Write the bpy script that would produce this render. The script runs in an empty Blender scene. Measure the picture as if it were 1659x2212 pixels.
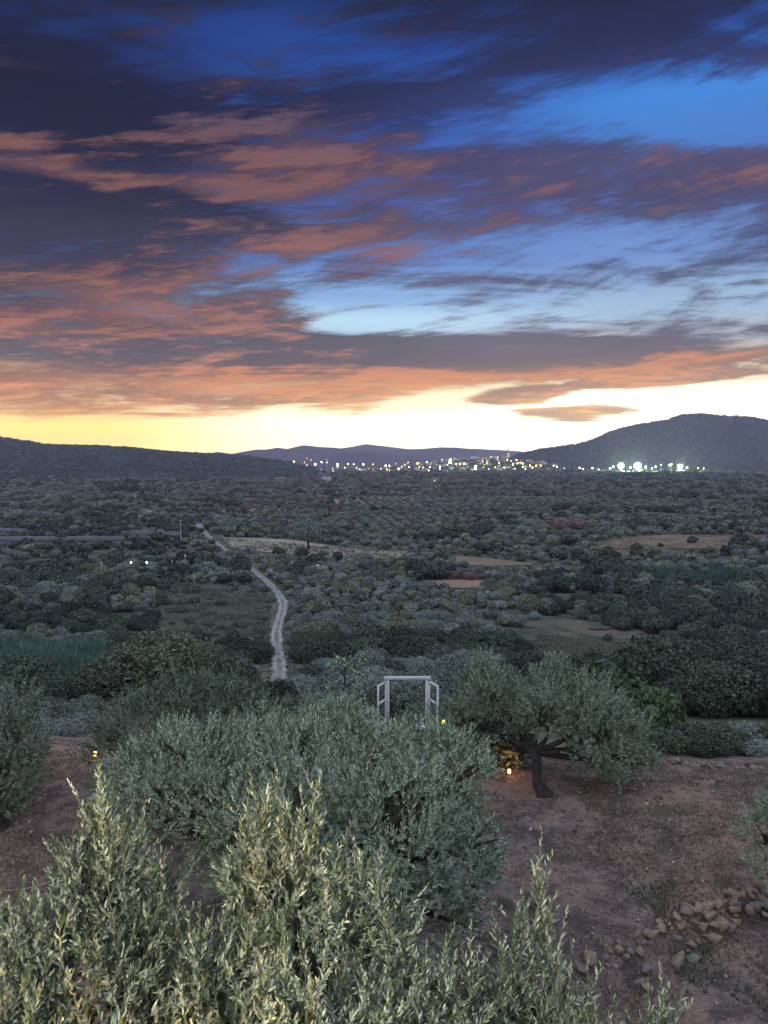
import bpy, math, random
import numpy as np
from mathutils import Vector, Matrix

random.seed(11)
RNG = np.random.default_rng(11)
scene = bpy.context.scene
COL = scene.collection
R = math.radians

# ------------------------------------------------------------------ camera
CAM_Z = 8.0                    # an upstairs balcony, eight metres above the olive terrace
FPX = 769.0                    # focal length in pixels of a 768 x 1024 frame
PITCH = math.atan((512 - 463) / FPX)
cam_data = bpy.data.cameras.new('camera')
cam_data.sensor_fit = 'VERTICAL'
cam_data.sensor_height = 24.0
cam_data.lens = 24.0 * FPX / 1024.0
cam_data.clip_start = 0.05
cam_data.clip_end = 60000.0
cam = bpy.data.objects.new('camera', cam_data)
cam.location = (0, 0, CAM_Z)
cam.rotation_euler = (math.pi / 2 - PITCH, 0, 0)
COL.objects.link(cam)
scene.camera = cam

# measurement helper: point of a 1659 x 2212 survey print -> direction in the world
def ray(px, py):
    u, v = px * 768.0 / 1659.0, py * 768.0 / 1659.0
    dx, dz, dy = (u - 384) / FPX, -(v - 512) / FPX, 1.0
    c, s = math.cos(PITCH), math.sin(PITCH)
    return dx, dy * c + dz * s, dz * c - dy * s
def angles(px, py):
    x, y, z = ray(px, py)
    return math.atan2(x, y), math.atan2(z, math.hypot(x, y))
def at_dist(px, py, y):
    a, b, c = ray(px, py)
    return a / b * y, y, CAM_Z + c / b * y

def lin(c):
    return tuple((x / 255 / 12.92) if x / 255 <= 0.04045 else ((x / 255 + 0.055) / 1.055) ** 2.4 for x in c)

# ------------------------------------------------------------------ exposure
vs = scene.view_settings
vs.view_transform = 'Standard'
vs.look = 'None'
vs.exposure = 0.9
vs.gamma = 1.0
scene.cycles.max_bounces = 6
scene.cycles.diffuse_bounces = 2
scene.cycles.glossy_bounces = 2
scene.cycles.transmission_bounces = 4
scene.cycles.transparent_max_bounces = 6
scene.cycles.volume_bounces = 0
scene.cycles.sample_clamp_indirect = 4.0
scene.cycles.use_denoising = True
scene.cycles.use_adaptive_sampling = True
scene.cycles.adaptive_threshold = 0.015
scene.cycles.adaptive_min_samples = 12

# ------------------------------------------------------------------ world: dusk sky
SUN_AZ = R(9.0)                # where the sun went down, right of the view axis
SUN_EL = R(2.0)
world = bpy.data.worlds.new('World')
scene.world = world
world.use_nodes = True
WT = world.node_tree
WT.nodes.clear()

class X:
    """a scalar socket that builds Math nodes when used in arithmetic"""
    tree = None
    def __init__(self, s): self.s = s
    @staticmethod
    def op(kind, *a, clamp=False):
        n = X.tree.nodes.new('ShaderNodeMath'); n.operation = kind; n.use_clamp = clamp
        for i, v in enumerate(a):
            if isinstance(v, X): X.tree.links.new(v.s, n.inputs[i])
            else: n.inputs[i].default_value = float(v)
        return X(n.outputs[0])
    def __add__(s, o): return X.op('ADD', s, o)
    __radd__ = __add__
    def __sub__(s, o): return X.op('SUBTRACT', s, o)
    def __rsub__(s, o): return X.op('SUBTRACT', o, s)
    def __mul__(s, o): return X.op('MULTIPLY', s, o)
    __rmul__ = __mul__
    def __truediv__(s, o): return X.op('DIVIDE', s, o)
def sstep(v, a, b):
    n = X.tree.nodes.new('ShaderNodeMapRange'); n.interpolation_type = 'SMOOTHSTEP'
    X.tree.links.new(v.s, n.inputs[0])
    n.inputs[1].default_value = a; n.inputs[2].default_value = b
    return X(n.outputs[0])
def combine(x, y, z):
    n = X.tree.nodes.new('ShaderNodeCombineXYZ')
    for i, v in enumerate((x, y, z)):
        if isinstance(v, X): X.tree.links.new(v.s, n.inputs[i])
        else: n.inputs[i].default_value = v
    return n.outputs[0]
def noise(vec, scale, detail=5, rough=0.55, dist=0.0, lac=2.0, dims='3D'):
    n = X.tree.nodes.new('ShaderNodeTexNoise'); n.noise_dimensions = dims
    n.inputs['Scale'].default_value = scale; n.inputs['Detail'].default_value = detail
    n.inputs['Roughness'].default_value = rough; n.inputs['Distortion'].default_value = dist
    n.inputs['Lacunarity'].default_value = lac
    X.tree.links.new(vec, n.inputs['Vector'])
    return X(n.outputs[0])
def ramp(fac, stops, mode='LINEAR'):
    n = X.tree.nodes.new('ShaderNodeValToRGB')
    X.tree.links.new(fac.s, n.inputs[0])
    el = n.color_ramp.elements
    n.color_ramp.interpolation = mode
    el[0].position, el[1].position = stops[0][0], stops[-1][0]
    for p, _ in stops[1:-1]: el.new(p)
    for e_, (p, c) in zip(el, stops): e_.color = (*c, 1)
    return n.outputs[0]
def mixc(f, a, b, blend='MIX'):
    n = X.tree.nodes.new('ShaderNodeMix'); n.data_type = 'RGBA'; n.blend_type = blend
    for sock, v in ((n.inputs[0], f), (n.inputs[6], a), (n.inputs[7], b)):
        if isinstance(v, X): X.tree.links.new(v.s, sock)
        elif isinstance(v, (int, float)): sock.default_value = v
        elif isinstance(v, tuple): sock.default_value = (*v, 1)
        else: X.tree.links.new(v, sock)
    return n.outputs[2]

X.tree = WT
tc = WT.nodes.new('ShaderNodeTexCoord')
sep = WT.nodes.new('ShaderNodeSeparateXYZ'); WT.links.new(tc.outputs['Generated'], sep.inputs[0])
dx, dy, dz = (X(sep.outputs[i]) for i in range(3))
az = X.op('ARCTAN2', dx, dy)
el = X.op('ARCSINE', dz)
aaz = X.op('ABSOLUTE', az)
inv = X.op('DIVIDE', 1.0, X.op('MAXIMUM', dz, 0.0) + 0.11)
qx, qy = dx * inv, dy * inv

azel = combine(az, el, 0.0)
def total(items):
    """sum of soft patches of sky: weight, centre, half width, half height, tilt (taken from the survey print)"""
    acc = None
    for w, args in items:
        px, py, wx, wy = args[:4]
        a0, e0 = angles(px, py)
        m = WT.nodes.new('ShaderNodeMapping'); m.vector_type = 'TEXTURE'
        WT.links.new(azel, m.inputs[0])
        m.inputs['Location'].default_value = (a0, e0, 0)
        m.inputs['Rotation'].default_value = (0, 0, R(args[4]) if len(args) > 4 else 0)
        m.inputs['Scale'].default_value = (wx * 2.1 / 1661.0, wy * 2.1 / 1661.0, 1)
        g = WT.nodes.new('ShaderNodeTexGradient'); g.gradient_type = 'SPHERICAL'
        WT.links.new(m.outputs[0], g.inputs[0])
        acc = X.op('MULTIPLY_ADD', X(g.outputs['Fac']), w * 1.15, acc if acc is not None else 0.0)
    return acc

# two bending fields make the cloud edges ragged and streaky
def sky_noise(x, y, scale, detail, rough): return noise(combine(x, y, 0.0), scale, detail, rough, dims='2D')
w1 = sky_noise(qx, qy, 0.8, 2, 0.5) - 0.5
w2 = sky_noise(qx + 7.3, qy + 2.1, 0.8, 2, 0.5) - 0.5
bx, by = qx + w1 * 0.75, qy + w2 * 0.75
n_big = sky_noise(bx * 0.75 + by * 0.15, by * 1.05 + 3.1, 0.95, 5, 0.6)
n_str = sky_noise(bx * 0.62 - by * 0.30, by * 2.1 + 9.7, 1.7, 7, 0.68)
n_fin = sky_noise(az * 9.0 - el * 6.0 + w1 * 1.0, el * 48.0 - az * 7.5 + w2 * 2.6, 1.0, 6, 0.70)
# flat bars for the low cloud
n_bar = sky_noise(az * 3.6 + w1 * 0.35, el * 34.0 + w2 * 1.5 + az * 1.6, 1.0, 6, 0.66)

ef = el * (1.0 / 0.6)          # ramps run from the horizon to 0.6 rad, then hold
def E(py): return max(0.0, min(1.0, angles(830, py)[1] / 0.6))
def column(stops): return ramp(ef, sorted([(E(py), lin(c) if max(c) <= 255 else tuple(x / 255 for x in c)) for py, c in stops], key=lambda t: t[0]), 'EASE')

HI = (70, 112, 178)            # open sky overhead, beyond the top of the picture
clear_l = column([(1000, (620, 400, 70)), (935, (500, 320, 75)), (885, (310, 205, 95)), (830, (215, 160, 115)), (770, (140, 140, 140)),
                  (690, (105, 118, 140)), (560, (62, 80, 128)), (430, (38, 52, 98)), (260, (24, 34, 78)), (60, (22, 52, 118)), (-40, (18, 40, 96))])
clear_c = column([(1000, (700, 610, 340)), (920, (610, 550, 340)), (865, (370, 315, 195)), (820, (235, 195, 145)), (770, (160, 175, 192)),
                  (695, (190, 226, 250)), (640, (140, 182, 230)), (560, (100, 138, 205)), (430, (78, 100, 172)), (260, (50, 92, 178)), (100, (30, 70, 150)), (-40, (20, 44, 100))])
clear_r = column([(1000, (800, 740, 540)), (880, (600, 550, 390)), (830, (370, 325, 225)), (795, (255, 225, 170)), (750, (190, 198, 208)), (680, (160, 192, 222)),
                  (560, (112, 150, 212)), (430, (84, 112, 186)), (320, (72, 130, 208)), (250, (66, 136, 220)), (180, (48, 102, 188)), (110, (34, 72, 148)), (20, (22, 38, 84)), (-40, (20, 32, 72))])
fl = sstep(az, -0.06, -0.36)
fr = sstep(az, 0.02, 0.34)
clear = mixc(fr, mixc(fl, clear_c, clear_l), clear_r)

lit = column([(1000, (255, 214, 118)), (900, (243, 178, 104)), (840, (224, 150, 98)), (790, (196, 130, 98)), (700, (152, 98, 82)),
              (600, (146, 95, 78)), (480, (126, 86, 78)), (380, (126, 86, 77)), (260, (98, 74, 82)), (130, (74, 56, 62)), (-40, (52, 46, 62))])
dark_l = column([(1000, (235, 170, 80)), (900, (205, 138, 82)), (840, (150, 110, 92)), (780, (92, 84, 92)), (690, (70, 60, 68)),
                 (560, (50, 48, 66)), (430, (28, 31, 54)), (260, (16, 20, 48)), (100, (16, 22, 48)), (-40, (13, 19, 44))])
dark_r = column([(1000, (240, 200, 130)), (890, (190, 150, 110)), (840, (150, 118, 104)), (770, (96, 92, 106)), (690, (80, 84, 106)),
                 (560, (64, 70, 104)), (400, (72, 68, 100)), (250, (46, 54, 104)), (110, (27, 33, 66)), (-40, (19, 25, 52))])
dark = mixc(sstep(az, -0.16, 0.2), dark_l, dark_r)

cover = total([
    (0.20, (60, 260, 330, 130)), (0.22, (200, 440, 330, 60)), (0.26, (640, 410, 380, 120, 4)), (0.22, (600, 210, 190, 80, -25)),
    (0.40, (250, 660, 400, 95, 2)), (0.34, (600, 690, 150, 30, -8)), (0.34, (430, 800, 560, 50)), (0.26, (1150, 400, 360, 65, -4)),
    (0.34, (1560, 390, 170, 30, 3)), (0.36, (1330, 590, 400, 28, 9)), (0.50, (1510, 632, 90, 22, 4)), (0.46, (1350, 738, 470, 36, 2)),
    (0.40, (1000, 785, 420, 34)), (0.62, (300, 880, 380, 22)), (1.9, (1110, 858, 70, 12, 4)), (2.1, (1235, 889, 105, 8, 1)), (1.4, (1230, 908, 60, 5)), (1.2, (1400, 822, 120, 7, 2)), (1.0, (890, 958, 40, 5)), (0.5, (1480, 802, 260, 16, 2)), (0.5, (720, 850, 110, 10)), (0.5, (600, 868, 140, 9)),
    (0.44, (1400, 60, 420, 70, 4)), (0.3, (1620, 130, 150, 30)), (0.2, (1200, 330, 260, 26, -4)), (0.22, (1500, 375, 220, 26, 4)), (0.34, (1150, 140, 170, 12, 8)), (0.30, (850, 186, 120, 14, 8)), (0.30, (900, 5, 500, 30)), (0.24, (110, 150, 170, 40)),
    (0.40, (240, 297, 270, 9, 8)), (0.26, (1250, 370, 240, 50, -6)), (0.10, (1450, 470, 260, 30, 4)), (0.12, (1000, 500, 260, 34, -4)), (0.12, (700, 600, 200, 24, -4)), (0.24, (900, 745, 300, 18, 2)), (-0.24, (1350, 520, 420, 34, 4)), (-0.26, (1000, 640, 420, 30, 4)), (-0.2, (1500, 690, 300, 16, 3)), (0.24, (1000, 235, 160, 26, -6)),
    (-0.55, (1610, 255, 170, 60, 8)), (-0.34, (1280, 210, 240, 34, 12)), (-1.3, (800, 694, 85, 13, 6)), (-0.30, (880, 600, 330, 46, 6)),
    (-0.34, (380, 70, 190, 60)), (-0.30, (900, 100, 260, 55)), (-0.40, (1250, 668, 420, 22, 4)), (-0.5, (1350, 850, 560, 34)), (-0.7, (1000, 930, 900, 40)), (-0.8, (500, 945, 700, 22)),
    (-0.34, (450, 553, 220, 20, -6)), (-0.45, (330, 878, 80, 7)),
])
litmap = total([
    (0.62, (240, 300, 280, 9, 8)), (0.60, (200, 375, 300, 16, -1)), (0.3, (380, 460, 160, 12, -14)), (0.24, (640, 260, 200, 110, -20)), (0.36, (780, 385, 420, 50, -2)),
    (0.30, (560, 490, 280, 36, -6)), (0.36, (280, 670, 400, 80, 2)), (0.30, (110, 150, 150, 22)), (0.16, (560, 180, 110, 60)),
    (0.30, (480, 830, 560, 40)), (0.50, (1600, 768, 200, 14, 3)), (0.3, (1250, 870, 500, 50)), (0.12, (1350, 430, 260, 36)), (0.14, (1560, 395, 150, 16)), (0.34, (950, 812, 340, 12)),
    (-0.20, (120, 470, 300, 36)), (-0.34, (80, 235, 280, 34)), (-0.35, (400, 440, 130, 28, -10)), (-0.5, (1300, 610, 420, 55)), (-0.3, (200, 790, 220, 26)),
    (-0.45, (1250, 735, 420, 34)), (-0.4, (1100, 150, 700, 70)), (-0.3, (1250, 330, 250, 50)),
])
low = sstep(el, 0.30, 0.12)
grain = n_big * (1.0 - low * 0.55) + n_bar * (low * 0.55)
dens = (grain - 0.5) * 1.0 + (n_str - 0.5) * 1.05 + (n_fin - 0.5) * 0.95 - 0.02 + cover * 0.62
cloud = sstep(dens, -0.20, 0.26)
edge = cloud * (1.0 - cloud) * sstep(az, 0.36, -0.05)   # thin rims catch the glow
litf = edge * 0.75 - 0.06 + (n_str - 0.5) * 1.7 + (n_fin - 0.5) * 1.9 + (n_bar - 0.5) * (low * 1.6) + (litmap - 0.20) * 0.90
litk = sstep(litf, -0.20, 0.44)
body = (n_fin * 0.55 + n_str * 0.45) * 1.1 + 0.45      # thick and thin cloud
glow_side = sstep(aaz, 1.5, 0.45)      # clouds away from the sunset stay grey
cloudc = mixc(1.0, mixc(litk * glow_side, dark, lit), combine(body, body, body), 'MULTIPLY')
front = mixc(cloud * 0.93, clear, cloudc)

# unseen rest of dome, brightened to light the land: blue under broken grey cloud
back_clear = ramp(ef, [(0.0, lin((116, 121, 143))), (0.3, lin((143, 155, 188))), (0.7, lin((181, 204, 246))), (1.0, lin((196, 222, 255)))])
back_cloud = ramp(ef, [(0.0, lin((110, 110, 125))), (0.4, lin((147, 149, 167))), (1.0, lin((190, 194, 217)))])
back = mixc(sstep(n_big * 0.7 + n_str * 0.4 - 0.55, -0.10, 0.14), back_clear, back_cloud)
away = X.op('MAXIMUM', sstep(aaz, 0.55, 1.35), sstep(el, 0.56, 0.85))
FRONT_K = 0.55
sky_col = mixc(away, mixc(1.0, front, (FRONT_K, FRONT_K, FRONT_K), 'MULTIPLY'), back)

# a thin share of physical twilight under the clouds
nish = WT.nodes.new('ShaderNodeTexSky')
nish.sky_type = 'NISHITA'; nish.sun_disc = False
nish.sun_elevation = SUN_EL; nish.sun_rotation = SUN_AZ
nish.altitude = 200.0
bg1 = WT.nodes.new('ShaderNodeBackground'); WT.links.new(nish.outputs[0], bg1.inputs[0]); bg1.inputs[1].default_value = 0.05
bg2 = WT.nodes.new('ShaderNodeBackground'); WT.links.new(sky_col, bg2.inputs[0]); bg2.inputs[1].default_value = 1.0
mixs = WT.nodes.new('ShaderNodeMixShader'); mixs.inputs[0].default_value = 0.97
WT.links.new(bg1.outputs[0], mixs.inputs[1]); WT.links.new(bg2.outputs[0], mixs.inputs[2])
wo = WT.nodes.new('ShaderNodeOutputWorld'); WT.links.new(mixs.outputs[0], wo.inputs[0])
world.cycles.sampling_method = 'MANUAL'
world.cycles.sample_map_resolution = 1024

# afterglow: one weak, wide, warm sun just over the western hills
sun_data = bpy.data.lights.new('sun', 'SUN')
sun_data.energy = 0.35
sun_data.angle = R(18)
sun_data.color = (1.0, 0.80, 0.62)
sun = bpy.data.objects.new('sun', sun_data)
sd = Vector((math.sin(SUN_AZ) * math.cos(SUN_EL), math.cos(SUN_AZ) * math.cos(SUN_EL), math.sin(SUN_EL)))
sun.rotation_euler = sd.to_track_quat('Z', 'Y').to_euler()
COL.objects.link(sun)
# ---- end of sky
HOUSE_WATTS = 1050.0
POST_WATTS = 150.0
HAZE = 7.5e-5

# ================================================================== helpers
def project(x, y, z):
    """world -> survey print (1659 x 2212); arrays welcome"""
    c, s = math.cos(PITCH), math.sin(PITCH)
    zz = z - CAM_Z
    f = y * c - zz * s
    up = y * s + zz * c
    k = 1659.0 / 768.0
    return (384 + FPX * x / f) * k, (512 - FPX * up / f) * k

def hash2(ix, iy, seed):
    n = (ix.astype(np.int64) * 374761393 + iy.astype(np.int64) * 668265263 + seed * 2147483647) & 0xffffffff
    n = ((n ^ (n >> 13)) * 1274126177) & 0xffffffff
    n = ((n ^ (n >> 16)) * 2246822519) & 0xffffffff
    return ((n ^ (n >> 15)) & 0xffffff) / float(0xffffff)
def vnoise(x, y, seed=0):
    x, y = np.asarray(x, float), np.asarray(y, float)
    ix, iy = np.floor(x), np.floor(y)
    fx, fy = x - ix, y - iy
    fx, fy = fx * fx * (3 - 2 * fx), fy * fy * (3 - 2 * fy)
    a, b = hash2(ix, iy, seed), hash2(ix + 1, iy, seed)
    c, d = hash2(ix, iy + 1, seed), hash2(ix + 1, iy + 1, seed)
    return (a + (b - a) * fx) * (1 - fy) + (c + (d - c) * fx) * fy - 0.5
def fbm(x, y, seed=0, octaves=4):
    s, a, t = 0.0, 1.0, 0.0
    for o in range(octaves):
        s = s + a * vnoise(np.asarray(x) * 2 ** o + 17.3 * o, np.asarray(y) * 2 ** o + 5.1 * o, seed + o); t += a; a *= 0.5
    return s / t
def smooth(v, a, b):
    t = np.clip((np.asarray(v, float) - a) / (b - a), 0, 1)
    return t * t * (3 - 2 * t)

def flat_at(px, py, z=0.0):
    a, b, c = ray(px, py)
    k = (z - CAM_Z) / c
    return np.array((a * k, b * k))

LEDGE_A, LEDGE_B = flat_at(1225, 2085), flat_at(1665, 1905)
LEDGE_D = (LEDGE_B - LEDGE_A) / np.linalg.norm(LEDGE_B - LEDGE_A)
LEDGE_N = np.array((LEDGE_D[1], -LEDGE_D[0]))          # points to the camera side
DROP_T = np.array([-9e4, 0, 1.2, 3.5, 8, 15, 40, 80, 120, 200, 450, 900, 1600, 2600, 4000, 9e4])
DROP_Z = np.array([0, 0, -0.5, -1.1, -2.8, -5.6, -12.5, -20.0, -26.0, -28.0, -27.5, -27.0, -25.5, -23.0, -26.0, -26.0])
TOWN = (365.0, 2780.0)
def edge_y(x):
    x = np.asarray(x, float)
    return 20.6 + 0.5 * np.sin(x * 0.35 + 1.0) + 1.2 * smooth(-x, 1.0, 7.0)
def terrain(x, y):
    x, y = np.asarray(x, float), np.asarray(y, float)
    t = y - edge_y(np.clip(x, -40, 40))
    z = np.interp(t, DROP_T, DROP_Z)
    v = smooth(t, 15, 120)
    z = z + v * (2.6 * vnoise(x / 95, y / 95, 3) + 1.0 * vnoise(x / 33, y / 33, 4))
    z = z + smooth(t, 300, 1200) * 5.0 * vnoise(x / 420, y / 420, 5)
    z = z + 46 * np.exp(-((x - TOWN[0]) / 300) ** 2 - ((y - TOWN[1]) / 230) ** 2)
    near = 1 - smooth(np.hypot(x, y), 40, 70)
    z = z + near * (0.20 * fbm(x / 3.3, y / 3.3, 8, 3) + 0.11 * fbm(x / 0.5, y / 0.32, 9, 4))
    # the ground below the tumbled stone row lies a step lower
    s = (x - LEDGE_A[0]) * LEDGE_N[0] + (y - LEDGE_A[1]) * LEDGE_N[1]
    along = (x - LEDGE_A[0]) * LEDGE_D[0] + (y - LEDGE_A[1]) * LEDGE_D[1]
    z = z - 0.42 * smooth(s, -0.15, 0.35) * smooth(along, -1.4, 0.3) * near
    return z
def tz(x, y): return float(terrain(x, y))
def on_ground(px, py):
    """first point of the land along a line of sight"""
    a, b, c = ray(px, py)
    lo, hi = 3.0, 9000.0
    for _ in range(3):
        k = np.geomspace(lo, hi, 400)
        hit = np.nonzero(CAM_Z + c / b * k <= terrain(a / b * k, k))[0]
        if len(hit) == 0: return np.array((a / b * 3000, 3000.0))
        lo, hi = k[max(hit[0] - 1, 0)], k[hit[0]]
    return np.array((a / b * hi, hi))

# ---- mesh building
def make_mesh(name, parts, mats, smooth_shade=False):
    """parts: list of (verts (n,3), faces (m,k), material index, tone (m,) or None)"""
    V, loops, tot, mi, tn, off = [], [], [], [], [], 0
    for p in parts:
        v, f = np.asarray(p[0], float), np.asarray(p[1], int)
        if len(f) == 0: continue
        V.append(v); loops.append((f + off).ravel()); tot.append(np.full(len(f), f.shape[1]))
        mi.append(np.full(len(f), p[2] if len(p) > 2 else 0))
        tn.append(np.asarray(p[3], float) if len(p) > 3 and p[3] is not None else np.full(len(f), 0.5))
        off += len(v)
    V, loops, tot, mi, tn = (np.concatenate(a) for a in (V, loops, tot, mi, tn))
    me = bpy.data.meshes.new(name)
    me.vertices.add(len(V)); me.vertices.foreach_set('co', V.astype(np.float32).ravel())
    me.loops.add(len(loops)); me.loops.foreach_set('vertex_index', loops.astype(np.int32))
    me.polygons.add(len(tot))
    me.polygons.foreach_set('loop_start', np.concatenate(([0], np.cumsum(tot)[:-1])).astype(np.int32))
    me.polygons.foreach_set('loop_total', tot.astype(np.int32))
    for m in (mats if isinstance(mats, (list, tuple)) else [mats]): me.materials.append(m)
    me.polygons.foreach_set('material_index', mi.astype(np.int32))
    at = me.attributes.new('tone', 'FLOAT', 'FACE'); at.data.foreach_set('value', tn.astype(np.float32))
    if smooth_shade: me.polygons.foreach_set('use_smooth', np.ones(len(tot), bool))
    me.update(calc_edges=True)
    return me
def link(name, data, parent=None, loc=None, rot=None, scale=None):
    o = bpy.data.objects.new(name, data); COL.objects.link(o)
    if parent is not None: o.parent = parent
    if loc is not None: o.location = tuple(float(v) for v in loc)
    if rot is not None: o.rotation_euler = rot
    if scale is not None: o.scale = scale if isinstance(scale, tuple) else (scale,) * 3
    return o
def tag(o, label, cat, group=None):
    o['label'] = label; o['category'] = cat
    if group: o['group'] = group
    return o
def structure(o): o['kind'] = 'structure'; return o
def stuff(o, label=None, cat=None):
    o['kind'] = 'stuff'
    if label: o['label'] = label
    if cat: o['category'] = cat
    return o
def thing(name, label, cat, loc, group=None, rz=0.0):
    return tag(link(name, None, loc=loc, rot=(0, 0, rz)), label, cat, group)
def box(x0, x1, y0, y1, z0, z1):
    v = [(x, y, z) for z in (z0, z1) for y in (y0, y1) for x in (x0, x1)]
    f = [(0, 2, 3, 1), (4, 5, 7, 6), (0, 1, 5, 4), (1, 3, 7, 5), (3, 2, 6, 7), (2, 0, 4, 6)]
    return np.array(v, float), np.array(f)
def tube(pts, radii, sides=7, rough=0.0, seed=0, cap=True):
    pts = np.asarray(pts, float); n = len(pts)
    radii = np.broadcast_to(np.asarray(radii, float), (n,))
    tan = np.gradient(pts, axis=0); tan /= np.linalg.norm(tan, axis=1)[:, None] + 1e-9
    ref = np.array((0.93, 0.31, 0.2)) if abs(tan[0][0]) < 0.8 else np.array((0.1, 0.95, 0.3))
    V = []
    rg = np.random.default_rng(seed)
    ang = np.arange(sides) * 2 * np.pi / sides
    fl = 1 + rough * rg.uniform(-1, 1, sides)
    for i in range(n):
        a = np.cross(tan[i], ref); a /= np.linalg.norm(a); b = np.cross(tan[i], a)
        rr = radii[i] * fl * (1 + rough * 0.7 * rg.uniform(-1, 1, sides))
        V.append(pts[i] + (np.cos(ang) * rr)[:, None] * a + (np.sin(ang) * rr)[:, None] * b)
    V = np.concatenate(V)
    i, j = np.meshgrid(np.arange(n - 1), np.arange(sides), indexing='ij')
    a = i * sides + j; b = i * sides + (j + 1) % sides
    F = np.stack((a, b, b + sides, a + sides), -1).reshape(-1, 4)
    return V, F
def bar(p, q, w):
    """square timber from p to q"""
    p, q = np.array(p, float), np.array(q, float)
    d = q - p; d /= np.linalg.norm(d)
    ref = np.array((0, 0, 1.0)) if abs(d[2]) < 0.9 else np.array((0, 1.0, 0))
    a = np.cross(d, ref); a /= np.linalg.norm(a); b = np.cross(d, a)
    h = w / 2
    v = [e + h * (sa * a + sb * b) for e in (p, q) for sb in (-1, 1) for sa in (-1, 1)]
    f = [(0, 1, 3, 2), (4, 6, 7, 5), (0, 4, 5, 1), (1, 5, 7, 3), (3, 7, 6, 2), (2, 6, 4, 0)]
    return np.array(v), np.array(f)
def icosphere(sub=1):
    import bmesh
    bm = bmesh.new(); bmesh.ops.create_icosphere(bm, subdivisions=sub, radius=1.0)
    v = np.array([p.co[:] for p in bm.verts]); f = np.array([[p.index for p in q.verts] for q in bm.faces])
    bm.free(); return v, f
ICO1, ICO2, ICO3 = icosphere(1), icosphere(2), icosphere(3)
def unit(v): return v / (np.linalg.norm(v, axis=-1, keepdims=True) + 1e-9)
def frames(d, spin):
    """rotation matrices whose third column is d"""
    d = unit(d)
    ref = np.where(np.abs(d[:, 2:3]) < 0.9, np.array([[0, 0, 1.0]]), np.array([[1.0, 0, 0]]))
    a = unit(np.cross(ref, d)); b = np.cross(d, a)
    c, s = np.cos(spin)[:, None], np.sin(spin)[:, None]
    return np.stack((a * c + b * s, b * c - a * s, d), -1)
def scatter_mesh(base, Rm, T, S, tone=None):
    """copies of (verts, faces) under rotation, offset and scale, as one vertex/face pair"""
    v, f = base
    V = np.einsum('mij,nj->mni', Rm, v) * np.asarray(S)[:, None, None] + T[:, None, :]
    F = f[None] + (np.arange(len(T)) * len(v))[:, None, None]
    return V.reshape(-1, 3), F.reshape(-1, f.shape[1])

# ---- materials
def material(name):
    m = bpy.data.materials.new(name); m.use_nodes = True
    t = m.node_tree; t.nodes.clear(); X.tree = t
    out = t.nodes.new('ShaderNodeOutputMaterial')
    return m, t, out
def principled(t, out, color, rough=0.8, spec=0.3, normal=None, metallic=0.0):
    b = t.nodes.new('ShaderNodeBsdfPrincipled')
    if isinstance(color, tuple): b.inputs['Base Color'].default_value = (*color, 1)
    else: t.links.new(color, b.inputs['Base Color'])
    b.inputs['Roughness'].default_value = rough
    b.inputs['Specular IOR Level'].default_value = spec
    b.inputs['Metallic'].default_value = metallic
    if normal is not None: t.links.new(normal, b.inputs['Normal'])
    t.links.new(b.outputs[0], out.inputs[0])
    return b
def bump(t, h, strength=0.5, dist=0.05):
    n = t.nodes.new('ShaderNodeBump'); n.inputs['Strength'].default_value = strength; n.inputs['Distance'].default_value = dist
    t.links.new(h.s, n.inputs['Height']); return n.outputs[0]
def position(t):
    g = t.nodes.new('ShaderNodeNewGeometry'); return g.outputs['Position']
def objcoord(t):
    g = t.nodes.new('ShaderNodeTexCoord'); return g.outputs['Object']
def leaf_material(name, top, under, warm, trans=0.22, rough=0.55, spread=0.5):
    """two-sided leaf: green above, paler below, each leaf its own shade"""
    m, t, out = material(name)
    at = t.nodes.new('ShaderNodeAttribute'); at.attribute_name = 'tone'
    oi = t.nodes.new('ShaderNodeObjectInfo'); ge = t.nodes.new('ShaderNodeNewGeometry')
    tone = X(at.outputs['Fac']); rnd = X(oi.outputs['Random'])
    c = mixc(X(ge.outputs['Backfacing']), top, under)
    c = mixc(sstep(tone, 0.62, 1.0) * 0.8, c, warm)
    k = (tone * (spread * 1.2) + (1.0 - spread * 0.6)) * (rnd * 0.8 + 0.6)
    c = mixc(1.0, c, combine(k, k, k), 'MULTIPLY')
    b = t.nodes.new('ShaderNodeBsdfPrincipled'); t.links.new(c, b.inputs['Base Color'])
    b.inputs['Roughness'].default_value = rough; b.inputs['Specular IOR Level'].default_value = 0.35
    tr = t.nodes.new('ShaderNodeBsdfTranslucent'); t.links.new(c, tr.inputs[0])
    mx = t.nodes.new('ShaderNodeMixShader'); mx.inputs[0].default_value = trans
    t.links.new(b.outputs[0], mx.inputs[1]); t.links.new(tr.outputs[0], mx.inputs[2]); t.links.new(mx.outputs[0], out.inputs[0])
    return m
def plain(name, color, rough=0.8, spec=0.3, var=0.25, scale=4.0, bumpk=0.0, metallic=0.0):
    m, t, out = material(name)
    n = noise(objcoord(t), scale, 5, 0.6)
    c = mixc(sstep(n, 0.25, 0.75), tuple(x * (1 - var) for x in color), tuple(min(1, x * (1 + var)) for x in color))
    principled(t, out, c, rough, spec, bump(t, n, bumpk, 0.02) if bumpk else None, metallic)
    return m
def glow(name, color, strength):
    m, t, out = material(name)
    e = t.nodes.new('ShaderNodeEmission'); e.inputs[0].default_value = (*color, 1); e.inputs[1].default_value = strength
    t.links.new(e.outputs[0], out.inputs[0]); return m

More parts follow.
